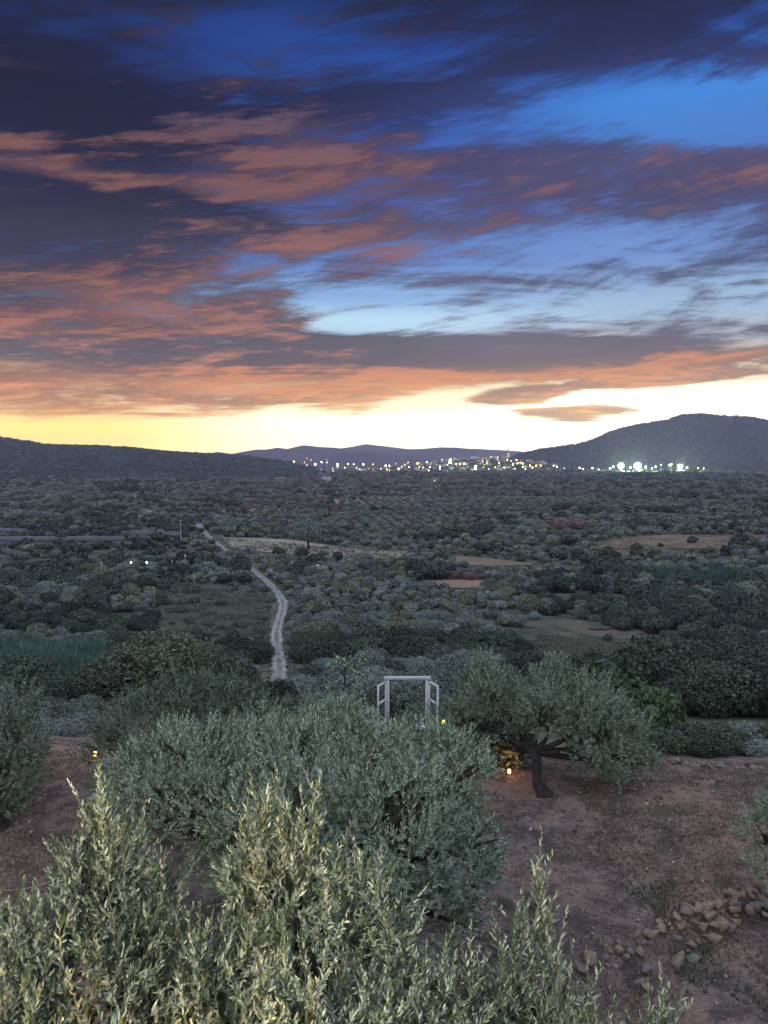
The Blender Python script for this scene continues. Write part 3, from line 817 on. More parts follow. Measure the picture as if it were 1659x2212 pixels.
near_olive('nearest olive tree, pale green shoots rising to a tall peak at the lower left',
           [(232, 1905, 4.7, 0.20), (185, 2010, 4.6, 0.24), (295, 2010, 4.7, 0.21), (150, 2110, 4.4, 0.34), (300, 2130, 4.4, 0.36), (40, 2130, 4.3, 0.30),
            (-60, 2200, 4.2, 0.45), (180, 2280, 4.1, 0.46), (380, 2300, 4.1, 0.36), (20, 2370, 3.9, 0.45), (250, 2450, 3.8, 0.45), (90, 2560, 3.6, 0.45), (420, 2440, 3.9, 0.36)],
           [(222, 1672, 4.7, 5), (200, 1702, 4.75, 3), (290, 1760, 4.7, 3), (160, 1800, 4.6, 3), (335, 1850, 4.6, 2), (350, 1880, 4.7, 2), (20, 1930, 4.3, 2), (120, 1900, 4.4, 2), (60, 1960, 4.3, 2), (375, 1950, 4.5, 2)],
           (-1.5, 4.3), 61, 110)
near_olive('yellowish olive tree with twin peaks standing in front of the broad middle olive',
           [(560, 1895, 4.9, 0.19), (640, 1890, 4.9, 0.19), (600, 1985, 4.8, 0.27), (790, 2010, 4.8, 0.18), (700, 2040, 4.7, 0.24), (560, 2110, 4.6, 0.30), (700, 2150, 4.5, 0.36), (840, 2130, 4.6, 0.26),
            (460, 2140, 4.5, 0.22), (600, 2290, 4.2, 0.42), (800, 2280, 4.3, 0.36), (920, 2230, 4.4, 0.20), (520, 2430, 3.9, 0.42), (730, 2440, 3.9, 0.42), (900, 2390, 4.1, 0.32), (640, 2580, 3.6, 0.45)],
           [(570, 1690, 4.9, 5), (535, 1715, 4.9, 3), (610, 1715, 4.85, 3), (680, 1705, 4.9, 3), (655, 1750, 4.9, 3), (515, 1800, 4.8, 2), (775, 1805, 4.8, 3), (735, 1780, 4.8, 2), (820, 1850, 4.7, 3), (845, 1930, 4.6, 2), (960, 2060, 4.4, 2), (440, 1985, 4.5, 2), (900, 2020, 4.5, 2), (505, 1880, 4.9, 2)],
           (-0.2, 4.6), 62, 130, tint=0.14)
near_olive('low olive tree at the bottom right with one tall thin shoot',
           [(1150, 2170, 4.7, 0.16), (1060, 2220, 4.6, 0.14), (1200, 2240, 4.6, 0.18), (1110, 2300, 4.5, 0.24), (1240, 2320, 4.4, 0.20), (1010, 2400, 4.3, 0.22), (1160, 2420, 4.2, 0.30), (1300, 2380, 4.3, 0.18), (1060, 2540, 3.9, 0.35), (1260, 2500, 4.1, 0.28), (1425, 2265, 4.6, 0.07), (1400, 2350, 4.5, 0.16)],
           [(1166, 1848, 4.7, 3), (1128, 1900, 4.7, 2), (1085, 1990, 4.6, 2), (1020, 2010, 4.5, 2), (1200, 2010, 4.6, 2), (1275, 2100, 4.5, 2), (1430, 2130, 4.6, 2), (1395, 2150, 4.6, 1), (1330, 2190, 4.4, 2), (1235, 2040, 4.5, 1), (985, 2090, 4.4, 2)],
           (1.5, 4.4), 63, 60)

# ---- leaf-clump trees for the lower terraces and the valley (built once, radius about 1, foot at the origin)
def puff(n, rg, wide=1.0, tall=0.95, lobes_n=9, leaf=0.11, low=0.30, flat=0.35, trunk=True):
    lob = []
    for i in range(lobes_n):
        a = i * 2.4 + rg.uniform(-0.4, 0.4); rr = math.sqrt((i + 0.3) / lobes_n) * 0.62 * wide
        lob.append((rr * math.cos(a), rr * math.sin(a), low + tall * (0.62 - 0.42 * (rr / 0.62 / wide) ** 2 * rg.uniform(0.4, 1.2)), rg.uniform(0.30, 0.46) * wide))
    pts, nr = [], []
    area = np.array([l[3] ** 2 for l in lob]); area /= area.sum()
    for l, a in zip(lob, area):
        m = int(n * a * 1.9)
        d = unit(rg.normal(size=(m, 3)))
        k = 1 + 0.2 * np.sin(7 * d[:, 0] + l[0] * 9) * np.cos(6 * d[:, 1] + l[1] * 9) + 0.10 * rg.normal(size=m)
        p = np.array(l[:3]) + d * (l[3] * k)[:, None] * np.array((1, 1, 0.88))
        ok = p[:, 2] > low * 0.55
        for q in lob:
            if q is not l: ok &= np.sum((p - np.array(q[:3])) ** 2, 1) > (0.66 * q[3]) ** 2
        pts.append(p[ok]); nr.append(d[ok])
    P, N_ = np.concatenate(pts), np.concatenate(nr)
    if len(P) > n:
        s = rg.permutation(len(P))[:n]; P, N_ = P[s], N_[s]
    q = np.array([(-0.5, -0.5, 0), (0.5, -0.42, 0.1), (0.45, 0.55, 0), (-0.5, 0.45, 0.1)])
    Rm = frames(unit(N_ + flat * rg.normal(size=N_.shape) + np.array((0, 0, 0.15))), rg.uniform(0, 6.28, len(P)))
    V, F = scatter_mesh((q, np.array([(0, 1, 2, 3)])), Rm, P, leaf * rg.uniform(0.6, 1.5, len(P)))
    tone = rg.beta(2.2, 2.6, len(P))
    crown = [(V, F, 0, tone)]
    tr = []
    if trunk:
        u = np.linspace(0, 1, 4)
        tr.append((*tube(np.stack((0.05 * np.sin(u * 3), 0.04 * np.cos(u * 2), -0.06 + u * (low + 0.30)), -1), 0.085 * (1.2 - 0.5 * u), 6, 0.15, int(rg.integers(1e6))), 0, None))
        for l in lob[::3]:
            tr.append((*tube(np.array([(0, 0, low * 0.7), (l[0] * 0.5, l[1] * 0.5, (low + l[2]) / 2), l[:3]]), np.array((0.05, 0.035, 0.015)), 4), 0, None))
    return crown, tr
rgv = np.random.default_rng(77)
def variants(n, count, mat, **kw):
    out = []
    for _ in range(count):
        c, t = puff(n, rgv, **kw)
        out.append((make_mesh('crown', c, mat), make_mesh('trunk', t, M_BARK, True)))
    return out
V_OLIVE = variants(2000, 4, M_OLIVE_FAR, leaf=0.085, flat=0.6, lobes_n=11) + variants(2000, 3, M_OLIVE_WARM, leaf=0.085, flat=0.6, lobes_n=10, tall=1.1)
V_OAK = variants(2600, 5, M_OAK, leaf=0.075, low=0.16, tall=1.15, lobes_n=11)
V_SCRUB = variants(1300, 4, M_SCRUB, leaf=0.095, low=0.10, tall=0.8, lobes_n=8, flat=0.5)
V_RUST = variants(1000, 2, M_RUST, leaf=0.10, low=0.12, tall=0.9, lobes_n=7, flat=0.5)
V_BROAD = variants(3600, 1, M_BROAD, leaf=0.075, low=0.15, tall=1.2, lobes_n=13, flat=0.6)
V_BIG = variants(9000, 2, M_OAK_PALE, leaf=0.036, low=0.12, tall=1.1, lobes_n=24, flat=0.7)
V_OAK_BIG = variants(5200, 3, M_OAK, leaf=0.048, low=0.12, tall=1.05, lobes_n=18, flat=0.7)
V_SCRUB_BIG = variants(3800, 3, M_SCRUB, leaf=0.052, low=0.08, tall=0.85, lobes_n=14, flat=0.7)
V_OLIVE_BIG = variants(5000, 3, M_OLIVE_FAR, leaf=0.050, low=0.15, lobes_n=16, flat=0.7)

def plant(name, var, xyz, s, label, cat, group, rz=None, sz=None):
    root = thing(name, label, cat, xyz, group, RNG.uniform(0, 6.28) if rz is None else rz)
    root.scale = (s, s, sz or s)
    link('crown', var[0], root); link('trunk', var[1], root)
    return root
def stand(px, py_top, y, s, tall=1.4):
    """foot of a tree whose top shows at (px, py_top) at distance y; returns (location, vertical scale)"""
    x, _, ztop = at_dist(px, py_top, y)
    g = tz(x, y)
    return (x, y, g - 0.05), max(s * 0.6, (ztop - g) / tall)

for px, top, y, s, var, label in [
        (1325, 1408, 30.0, 2.35, V_BROAD[0], 'dark green broad leaved tree behind the round olive'),
        (1405, 1462, 27.5, 1.35, V_BROAD[0], 'small broad leaved bush at the right foot of the dark broad leaved tree'),
        (345, 1338, 72.0, 6.3, V_BIG[0], 'large dark evergreen tree behind the left olives, taller than its neighbours'),
        (430, 1372, 68.0, 3.6, V_BIG[1], 'dark evergreen tree leaning on the right side of the large one'),
        (240, 1405, 69.0, 4.4, V_BIG[1], 'dark evergreen tree at the left flank of the large one'),
        (600, 1445, 58.0, 2.0, V_OAK_BIG[1], 'teal dark bush hiding the near end of the pale track'),
        (540, 1455, 55.0, 2.2, V_OAK_BIG[2], 'dark bush left of the near end of the pale track'),
        (690, 1478, 48.0, 1.7, V_OLIVE_BIG[0], 'small olive bush just left of the bare sapling')]:
    loc, sz = stand(px, top, y, s)
    plant('tree' if s > 3 else 'bush', var, loc, s, label, 'tree' if s > 3 else 'bush', 'trees below the terrace', sz=sz)
for i, (px, top, y, s, v) in enumerate([(1445, 1560, 23.6, 0.9, V_OAK_BIG[0]), (1500, 1548, 24.2, 1.0, V_OAK_BIG[1]), (1560, 1552, 23.8, 1.0, V_OAK_BIG[2]), (1620, 1545, 24.4, 1.05, V_OLIVE_BIG[1]), (1690, 1556, 23.9, 1.1, V_OAK_BIG[0]), (1530, 1580, 22.9, 0.75, V_OAK_BIG[1]), (1645, 1590, 23.0, 0.7, V_OLIVE_BIG[0])]):
    loc, sz = stand(px, top, y, s)
    plant('hedge_shrub', v, loc, s, 'dark leafy shrub in the hedge behind the low stone edge', 'shrub', 'hedge behind the terrace edge', sz=sz)
for i, (px, top, y, s, v) in enumerate([(70, 1500, 58, 2.6, V_SCRUB_BIG[0]), (150, 1520, 54, 2.3, V_SCRUB_BIG[1]), (120, 1590, 44, 2.0, V_SCRUB_BIG[2]), (180, 1580, 40, 1.7, V_OLIVE_BIG[0]), (230, 1545, 47, 2.0, V_SCRUB_BIG[0]), (20, 1540, 52, 2.6, V_OLIVE_BIG[1]),
                                        (280, 1510, 60, 2.4, V_SCRUB_BIG[0]), (60, 1640, 30, 1.1, V_OLIVE_BIG[0]), (130, 1600, 27, 0.9, V_OLIVE_BIG[1]), (800, 1462, 52, 2.2, V_SCRUB_BIG[1]), (870, 1450, 58, 2.6, V_SCRUB_BIG[2]), (930, 1490, 44, 1.9, V_SCRUB_BIG[0]), (760, 1500, 43, 1.8, V_OLIVE_BIG[0]), (880, 1520, 36, 1.6, V_SCRUB_BIG[0]), (1010, 1480, 46, 2.0, V_SCRUB_BIG[1])]):
    loc, sz = stand(px, top, y, s)
    plant('scrub_bush', v, loc, s, 'grey green scrub bush on the slope left of the dark evergreens' if px < 400 else 'grey green scrub bush on the slope around the white arch', 'bush',
          'scrub on the left slope' if px < 400 else 'scrub around the arch', sz=sz)
# thin sapling with a loose open crown
def sapling():
    y = 44.0; x, _, zt = at_dist(745, 1418, y); g = tz(x, y); h = zt - g
    rg = np.random.default_rng(8)
    root = thing('sapling', 'thin sapling with a sparse open crown between track and white arch', 'tree', (x, y, g))
    tr = [(*tube([(0, 0, -0.2), (0.05, 0, h * 0.4), (0, 0, h * 0.9)], (0.07, 0.05, 0.02), 5), 0, None)]
    P = []
    for k in range(16):
        a = k * 2.4; z0 = h * (0.45 + 0.03 * k); r = rg.uniform(0.6, 1.3)
        e = np.array((math.cos(a) * r, math.sin(a) * r, z0 + rg.uniform(0.2, 0.7)))
        tr.append((*tube([(0, 0, z0), e * np.array((0.5, 0.5, 1)) + np.array((0, 0, -0.15)), e], (0.03, 0.02, 0.008), 4), 0, None))
        P += [e + rg.normal(size=3) * 0.14 for _ in range(26)]
    P = np.array(P)
    q = np.array([(-0.5, -0.5, 0), (0.5, -0.42, 0.1), (0.45, 0.55, 0), (-0.5, 0.45, 0.1)])
    V, F = scatter_mesh((q, np.array([(0, 1, 2, 3)])), frames(rg.normal(size=P.shape) + np.array((0, -0.3, 0.8)), rg.uniform(0, 6, len(P))), P, rg.uniform(0.08, 0.17, len(P)))
    link('trunk', make_mesh('trunk', tr, M_BARK), root)
    link('crown', make_mesh('crown', [(V, F, 0, rg.beta(3, 2, len(F)))], M_OLIVE_MID), root)
sapling()

# ---- reeds
def reeds(name, label, poly, n, h, seed, w=0.10, mat=None, cat='reeds'):
    rg = np.random.default_rng(seed)
    a, b, c, d = (on_ground(*q) for q in poly)
    u, v = rg.random((n, 1)), rg.random((n, 1))
    p = (a * (1 - u) + b * u) * (1 - v) + (d * (1 - u) + c * u) * v + rg.normal(size=(n, 2)) * 0.6
    z = terrain(p[:, 0], p[:, 1])
    hh = h * (0.65 + 1.5 * (fbm(p[:, 0] / 5, p[:, 1] / 5, seed, 2) + 0.3)) * rg.uniform(0.7, 1.15, n)
    blade = np.array([(-0.5, 0, 0), (0.5, 0, 0), (0.42, 0.03, 0.55), (-0.42, 0.03, 0.55), (0.0, 0.16, 1.0)])
    out = []
    lean = rg.normal(size=(n, 2)) * 0.13
    ang = rg.uniform(0, np.pi, n)
    V = np.zeros((n, 5, 3))
    for k in range(5):
        bx_, bl, bz = blade[k]
        V[:, k, 0] = p[:, 0] + np.cos(ang) * bx_ * w * rg.uniform(0.8, 1.5, n) + lean[:, 0] * bz * hh * (1 + bl * 4)
        V[:, k, 1] = p[:, 1] + np.sin(ang) * bx_ * w + lean[:, 1] * bz * hh * (1 + bl * 4)
        V[:, k, 2] = z - 0.1 + bz * hh
    f4 = (np.arange(n) * 5)[:, None] + np.array([0, 1, 2, 3]); f3 = (np.arange(n) * 5)[:, None] + np.array([3, 2, 4])
    t = np.clip(rg.beta(2, 2.5, n) * 0.6 + 0.9 * (fbm(p[:, 0] / 2.5, p[:, 1] / 2.5, seed + 1, 2) + 0.25), 0, 1)
    V = V.reshape(-1, 3)
    stuff(link(name, make_mesh(name, [(V, f4, 0, t), (V, f3, 0, t)], mat or M_REED)), label, cat)
reeds('reed_bed', 'green reed bed at the left edge below the dark groves', [(-120, 1500), (200, 1500), (235, 1410), (-120, 1420)], 12000, 2.8, 91, 0.24)
reeds('reed_bed', 'green reed patch just right of the white arch', [(925, 1500), (1000, 1500), (1000, 1475), (925, 1475)], 1500, 2.0, 92, 0.14)
reeds('reed_bed', 'pale green reed strip among dark trees far right', [(1370, 1258), (1700, 1262), (1700, 1245), (1390, 1240)], 3500, 2.6, 93, 0.5)

reeds('meadow_grass', 'rough grass on the meadow left of the winding track', [(330, 1392), (570, 1392), (585, 1288), (360, 1265)], 9000, 0.55, 94, 0.30, M_SCRUB, 'grass')
reeds('meadow_grass', 'rough grass on the dry meadow at the right', [(1120, 1442), (1500, 1452), (1500, 1408), (1170, 1372)], 9000, 0.50, 95, 0.28, M_GRASS, 'grass')
reeds('meadow_grass', 'rough dark grass on the dry meadow at the right', [(1120, 1442), (1500, 1452), (1500, 1408), (1170, 1372)], 7000, 0.55, 96, 0.30, M_SCRUB, 'grass')
reeds('stubble', 'pale stubble standing on the long field right of the track', [(500, 1184), (860, 1212), (880, 1192), (480, 1162)], 5000, 0.45, 97, 0.5, M_GRASS, 'stubble')
reeds('stubble', 'dun stalks standing on the fallow field at the right', [(1290, 1184), (1570, 1184), (1578, 1158), (1330, 1164)], 4000, 0.5, 98, 0.7, M_GRASS, 'stubble')
reeds('stubble', 'dark weeds dotted over the long pale stubble field', [(490, 1184), (870, 1212), (890, 1192), (480, 1162)], 700, 0.9, 99, 1.0, M_SCRUB, 'weeds')

# ================================================================== valley trees
def jitter_grid(x0, x1, y0, y1, step, rg, ang=0.0, jit=0.33):
    L = max(x1 - x0, y1 - y0) * 0.75
    g = np.arange(-L, L, step)
    A, B = np.meshgrid(g, g)
    A = A + rg.normal(size=A.shape) * step * jit; B = B + rg.normal(size=B.shape) * step * jit
    c, s = math.cos(ang), math.sin(ang)
    cx, cy = (x0 + x1) / 2, (y0 + y1) / 2
    x, y = (cx + A * c - B * s).ravel(), (cy + A * s + B * c).ravel()
    k = (x > x0) & (x < x1) & (y > y0) & (y < y1)
    return x[k], y[k]
rgs = np.random.default_rng(99)
cand = []
for (y0, y1, step) in [(62, 260, 3.7), (260, 520, 4.9), (520, 1000, 6.6), (1000, 2700, 10.5)]:
    w = 0.60 * y1 + 15
    x, y = jitter_grid(-w, w, y0, y1, step, rgs, 0.35, 0.24)
    k = np.abs(x) < 0.60 * y + 15
    cand.append((x[k], y[k]))
n_wild = sum(len(c[0]) for c in cand)
rows_x, rows_y = jitter_grid(-80, 380, 330, 760, 7.6, rgs, 0.12, 0.06)              # planted rows mid valley
cand.append((rows_x, rows_y))
cx_, cy_ = (np.concatenate([c[i] for c in cand]) for i in (0, 1))
cz_ = terrain(cx_, cy_)
PX, PY = project(cx_, cy_, cz_)
U = rgs.random(len(cx_)); U2 = rgs.random(len(cx_))
patch = fbm(cx_ / 60, cy_ / 60, 12, 3); patch2 = fbm(cx_ / 24, cy_ / 24, 14, 3)
# kind 0 olive, 1 dark evergreen, 2 grey scrub, 3 rusty scrub
kind = np.where(patch2 + 0.14 * patch > 0.13, 1, np.where(patch2 < -0.20, 2, 0))
kind = np.where((U < 0.07) & (kind == 0), 1, kind)
def zone(x0, x1, y0, y1): return (PX > x0) & (PX < x1) & (PY > y0) & (PY < y1)
kind = np.where(zone(620, 1150, 1255, 1400) & (U2 < 0.95), 0, kind)                 # the pale fluffy grove
kind = np.where(zone(620, 1160, 1398, 1450), 1, kind)                               # dark belt at its foot
kind = np.where(zone(1150, 1700, 1240, 1380) & (U2 < 0.45), 1, kind)
kind = np.where(zone(-200, 560, 1160, 1360) & (U2 < 0.30), 1, kind)
kind = np.where(zone(-200, 620, 1340, 1375) & (PX < 330), 1, kind)
kind = np.where(zone(-200, 470, 1125, 1170) & (U2 < 0.5), 1, kind)
kind = np.where(zone(420, 1300, 1010, 1130) & (U2 < 0.42), 3, kind)
kind = np.where(zone(960, 1040, 1235, 1262) & (U2 < 0.6), 3, kind)
planted = np.arange(len(U)) >= n_wild
orchard = zone(770, 1290, 1072, 1152) & (fbm(cx_ / 70, cy_ / 70, 81, 2) > -0.16)
kind = np.where(planted, 0, kind)
kind = np.where((PY > 1425) & ((PX > 1120) | (PX < 640)) & (U2 < 0.6), 1, kind)
size = np.where(kind == 0, rgs.uniform(1.5, 2.4, len(U)), np.where(kind == 1, rgs.uniform(1.5, 3.3, len(U)), rgs.uniform(1.2, 2.3, len(U))))
size *= np.where(cy_ > 1000, 1.7, np.where(cy_ > 520, 1.2, 1.0))
size = np.where(planted, rgs.uniform(1.9, 2.5, len(U)), size)
keep = np.where(planted, orchard, ~orchard | (U2 < 0.06))
keep &= ~((fbm(cx_ / 130, cy_ / 45, 83, 3) > 0.15) & (U2 < 0.85) & (cy_ > 330) & ~planted)
meadow = zone(1120, 1510, 1370, 1455) | zone(330, 590, 1262, 1402) | zone(1200, 1450, 1495, 1552)
keep &= ~(meadow & (U > 0.75)); kind = np.where(meadow, 2, kind); size = np.where(meadow, size * rgs.uniform(0.25, 0.75, len(U)), size)
keep &= ~zone(-150, 235, 1405, 1510)                                                # reeds
keep &= ~(zone(1380, 1700, 1240, 1262))
keep &= ~(PY > 1560)
gap = fbm(cx_ / 38, cy_ / 30, 71, 3)
keep &= ~((gap > 0.22) & (U2 < 0.80) & (cy_ > 150))                              # clearings
keep &= U2 * 1.0 < 0.95
size *= np.clip(1 + 0.9 * fbm(cx_ / 45, cy_ / 45, 73, 2), 0.55, 1.5)
size *= rgs.lognormal(0, 0.16, len(U))
# sight lines to the track and the fields stay open
top = project(cx_, cy_, cz_ + size * 1.35)[1]
half = size * FPX * 2.16 / np.maximum(cy_, 1)
def blocks(pts, lo=0.0, hw=0.8):
    z = terrain(pts[:, 0], pts[:, 1]); qx_, qy_ = project(pts[:, 0], pts[:, 1], z + lo)
    bad = np.zeros(len(U), bool)
    for a, b, d in zip(qx_, qy_, pts[:, 1]):
        bad |= (np.abs(PX - a) < half * hw) & (b > top) & (b < PY) & (cy_ < d + 3)
    return bad
on_track = np.zeros(len(U), bool)
for P_ in (TRACK_P, TRACK2):
    for a, b in P_[::2]: on_track |= np.hypot(cx_ - a, cy_ - b) < (2.2 if b < 250 else 1.4) + 0.45 * size
keep &= ~on_track
keep &= ~(blocks(TRACK_P[TRACK_P[:, 1] < 250][::2], 0.0, 0.75) & (U < 0.9))
keep &= ~(blocks(TRACK_P[TRACK_P[:, 1] >= 250][::2], 0.0, 0.6) & (U < 0.22))
keep &= ~(blocks(TRACK2[:2]) & (U < 0.5))
rp = np.array([at_dist(px_, py_, 425.0)[:2] for px_ in (1200, 1216, 1234, 1252, 1268) for py_ in (1150,)])
keep &= ~blocks(rp, 0.5, 1.0)
for i, f in enumerate(FIELDS):
    near = np.zeros(len(U), bool)
    for a, b in f: near |= (np.hypot(cx_ - a, cy_ - b) < 4.5)
    if i not in (4, 5, 6, 7): keep &= ~near
    if i < 4: keep &= ~(blocks(f, 0.0, 0.7) & (U < (0.72, 0.25, 0.25, 0.6)[i]))
cx_, cy_, cz_, kind, size, PX, PY, top, half, U = (a[keep] for a in (cx_, cy_, cz_, kind, size, PX, PY, top, half, U))

# individuals: those that show largest; the rest is one far wood per kind
inview = (PX > -40) & (PX < 1700) & (PY < 1560) & (PY > 900)
hidden = (PX > 180) & (PX < 480) & (top > 1400) & (PY > 1440) | (PY > 1500)
score = np.where(inview & ~hidden, size / cy_, 0)
AREA = {0: ('olive_tree', 'olive', 'grey green olive tree', 'tree', V_OLIVE), 1: ('evergreen_tree', 'oak', 'dark evergreen tree', 'tree', V_OAK),
        2: ('scrub_bush', 'scrub', 'low grey scrub bush', 'bush', V_SCRUB), 3: ('rusty_bush', 'rust', 'rust brown bush', 'bush', V_RUST)}
own = np.zeros(len(kind), bool)
for k, cap in ((0, 285), (1, 270), (2, 160), (3, 24)):
    idx = np.nonzero((kind == k) & (score > 0))[0]
    own[idx[np.argsort(-score[idx])][:cap]] = True
def area_of(px, py):
    if px < 330:
        return 'in the left grove just above the green reeds' if py > 1300 else 'in the left grove below the two cool lamps' if py > 1222 else 'between the two cool lamps and the road bridge'
    if px < 610:
        return 'in the rough meadow left of the winding track' if py > 1262 else 'left of the track where it bends away'
    if px < 1150:
        return ('in the dark belt behind the white arch' if py > 1398 else 'at the near side of the pale grove' if py > 1330
                else 'at the far side of the pale grove' if py > 1262 else 'just below the pale stubble field')
    return ('on the right slope below the dry meadow' if py > 1455 else 'in the dry meadow at the right' if py > 1372
            else 'in the dark wood above the right dry meadow' if py > 1300 else 'at the far right around the green reed strip')
for i in np.nonzero(own)[0]:
    nm, _, what, cat, var = AREA[int(kind[i])]
    ar = area_of(PX[i], PY[i])
    what = ('large ' if size[i] > 3.0 else 'small ' if size[i] < 1.9 else 'middling ') + what
    if cy_[i] < 135: var = {0: V_OLIVE_BIG, 1: V_OAK_BIG, 2: V_SCRUB_BIG}.get(int(kind[i]), var)
    v = var[int(U[i] * 9973) % len(var)]
    root = bpy.data.objects.new(nm, None); COL.objects.link(root)
    root.location = (cx_[i], cy_[i], cz_[i] - 0.05); root.rotation_euler = (0, 0, U[i] * 37.0)
    s = size[i]; root.scale = (s, s, s * (0.9 + 0.25 * ((U[i] * 31) % 1)))
    tag(root, what + ' ' + ar, cat, what + ' group ' + ar)
    for part, me in zip(('crown', 'trunk'), v):
        c = bpy.data.objects.new(part, me); COL.objects.link(c); c.parent = root

# the rest: low detail trees, instanced
LIB = bpy.data.collections.new('tree_library')
def far_variants(n, count, mat, **kw):
    for q in range(count):
        c, t = puff(n, rgv, **kw)
        o = bpy.data.objects.new('tree_form_%02d' % len(LIB.objects), make_mesh('tree_form', c + [(v_, f_, 1, tn_) for v_, f_, _, tn_ in t], [mat, M_BARK]))
        LIB.objects.link(o)
far_variants(520, 2, M_OLIVE_FAR, leaf=0.17, flat=0.5)
far_variants(520, 2, M_OLIVE_WARM, leaf=0.17, flat=0.5)
far_variants(480, 4, M_OAK, leaf=0.19, low=0.16, tall=1.15)
far_variants(320, 3, M_SCRUB, leaf=0.20, low=0.10, tall=0.8)
far_variants(320, 2, M_RUST, leaf=0.20, low=0.12, tall=0.9)
for v_ in V_OLIVE_BIG + V_OAK_BIG + V_SCRUB_BIG:
    me = v_[0].copy(); LIB.objects.link(bpy.data.objects.new('tree_form_%02d' % len(LIB.objects), me))
START, NUM = (0, 4, 8, 11), (4, 4, 3, 2)
def gn_scatter(name, x, y, z, s, idx, rot):
    me = bpy.data.meshes.new(name)
    me.vertices.add(len(x)); me.vertices.foreach_set('co', np.stack((x, y, z), -1).astype(np.float32).ravel())
    for nm, ty, val in (('size', 'FLOAT', s.astype(np.float32)), ('turn', 'FLOAT', rot.astype(np.float32)), ('form', 'INT', idx.astype(np.int32))):
        a = me.attributes.new(nm, ty, 'POINT'); a.data.foreach_set('value', val)
    me.update()
    o = link(name, me)
    g = bpy.data.node_groups.new(name, 'GeometryNodeTree')
    g.interface.new_socket('Geometry', in_out='INPUT', socket_type='NodeSocketGeometry')
    g.interface.new_socket('Geometry', in_out='OUTPUT', socket_type='NodeSocketGeometry')
    gi, go = g.nodes.new('NodeGroupInput'), g.nodes.new('NodeGroupOutput')
    ip = g.nodes.new('GeometryNodeInstanceOnPoints'); ci = g.nodes.new('GeometryNodeCollectionInfo')
    ci.inputs['Collection'].default_value = LIB; ci.inputs['Separate Children'].default_value = True; ci.inputs['Reset Children'].default_value = True
    def named(nm, ty):
        n = g.nodes.new('GeometryNodeInputNamedAttribute'); n.data_type = ty; n.inputs[0].default_value = nm; return n.outputs[0]
    cr = g.nodes.new('ShaderNodeCombineXYZ'); cs = g.nodes.new('ShaderNodeCombineXYZ')
    g.links.new(named('turn', 'FLOAT'), cr.inputs[2])
    sz = named('size', 'FLOAT')
    for i in range(3): g.links.new(sz, cs.inputs[i])
    g.links.new(gi.outputs[0], ip.inputs['Points']); g.links.new(ci.outputs[0], ip.inputs['Instance'])
    ip.inputs['Pick Instance'].default_value = True
    g.links.new(named('form', 'INT'), ip.inputs['Instance Index'])
    g.links.new(cr.outputs[0], ip.inputs['Rotation']); g.links.new(cs.outputs[0], ip.inputs['Scale'])
    g.links.new(ip.outputs[0], go.inputs[0])
    md = o.modifiers.new('scatter', 'NODES'); md.node_group = g
    return o
r_ = ~own
idx = np.array([START[k] + int(u * 7919) % NUM[k] if d > 175 else 13 + 3 * min(int(k), 2) + int(u * 7919) % 3 for k, u, d in zip(kind[r_], U[r_], cy_[r_])])
stuff(gn_scatter('far_groves', cx_[r_], cy_[r_], cz_[r_] - 0.05, size[r_], idx, U[r_] * 40), 'mass of far olive groves and scrub across the valley', 'woodland')
# woods on the two hills
def hill_wood(name, V, n, seed, label, s0, s1, crest=0.3):
    rg = np.random.default_rng(seed)
    i = rg.integers(0, V.shape[0] - 1, n); j = rg.integers(0, 27, n); u = rg.random((n, 1)); v = rg.random((n, 1))
    ridge = rg.random(n) < crest
    j = np.where(ridge, 24, j)
    p = (V[i, j] * (1 - u) + V[i + 1, j] * u) * (1 - v) + (V[i, j + 1] * (1 - u) + V[i + 1, j + 1] * u) * v
    s = rg.uniform(s0, s1, n)
    stuff(gn_scatter(name, p[:, 0], p[:, 1], p[:, 2] - 0.3, s, rg.choice([4, 5, 6, 7, 8, 9], n), rg.uniform(0, 6, n)), label, 'woodland')
hill_wood('hillside_wood', HL, 12000, 5, 'dark wood covering the long left ridge', 3.0, 8.5)
hill_wood('hillside_wood', HR, 9000, 6, 'dark wood covering the big hill on the right', 2.5, 5.0, 0.05)

# ---- cypress row under the left ridge and pine by the stubble field
def cypress_mesh(seed):
    rg = np.random.default_rng(seed)
    n = 420; z = rg.random(n); r = 0.17 * (1 - z) ** 0.55 * (0.7 + 0.5 * rg.random(n)) + 0.01
    a = rg.uniform(0, 6.28, n)
    P = np.stack((r * np.cos(a), r * np.sin(a), 0.04 + z * 0.96), -1)
    q = np.array([(-0.5, -0.5, 0), (0.5, -0.42, 0.1), (0.45, 0.55, 0), (-0.5, 0.45, 0.1)])
    V, F = scatter_mesh((q, np.array([(0, 1, 2, 3)])), frames(np.stack((np.cos(a), np.sin(a), 0.3 + 0 * a), -1) + 0.4 * rg.normal(size=(n, 3)), rg.uniform(0, 6, n)), P, rg.uniform(0.05, 0.1, n))
    return make_mesh('crown', [(V, F, 0, rg.beta(2, 3, n))], M_OAK), make_mesh('trunk', [(*tube([(0, 0, -0.02), (0, 0, 0.3)], 0.03, 5), 0, None)], M_BARK)
CYP = [cypress_mesh(s) for s in (1, 2, 3)]
for i, px in enumerate(np.linspace(235, 335, 24)):
    y = 900.0 + RNG.uniform(-12, 12); x, _, _ = at_dist(px + RNG.uniform(-2, 2), 1035, y)
    h = RNG.uniform(8, 13) * (1.0 if px < 300 else 0.75)
    plant('cypress_tree', CYP[i % 3], (x, y, tz(x, y) - 0.2), h, 'dark cypress in the row under the left ridge', 'tree', 'cypress row under the left ridge')
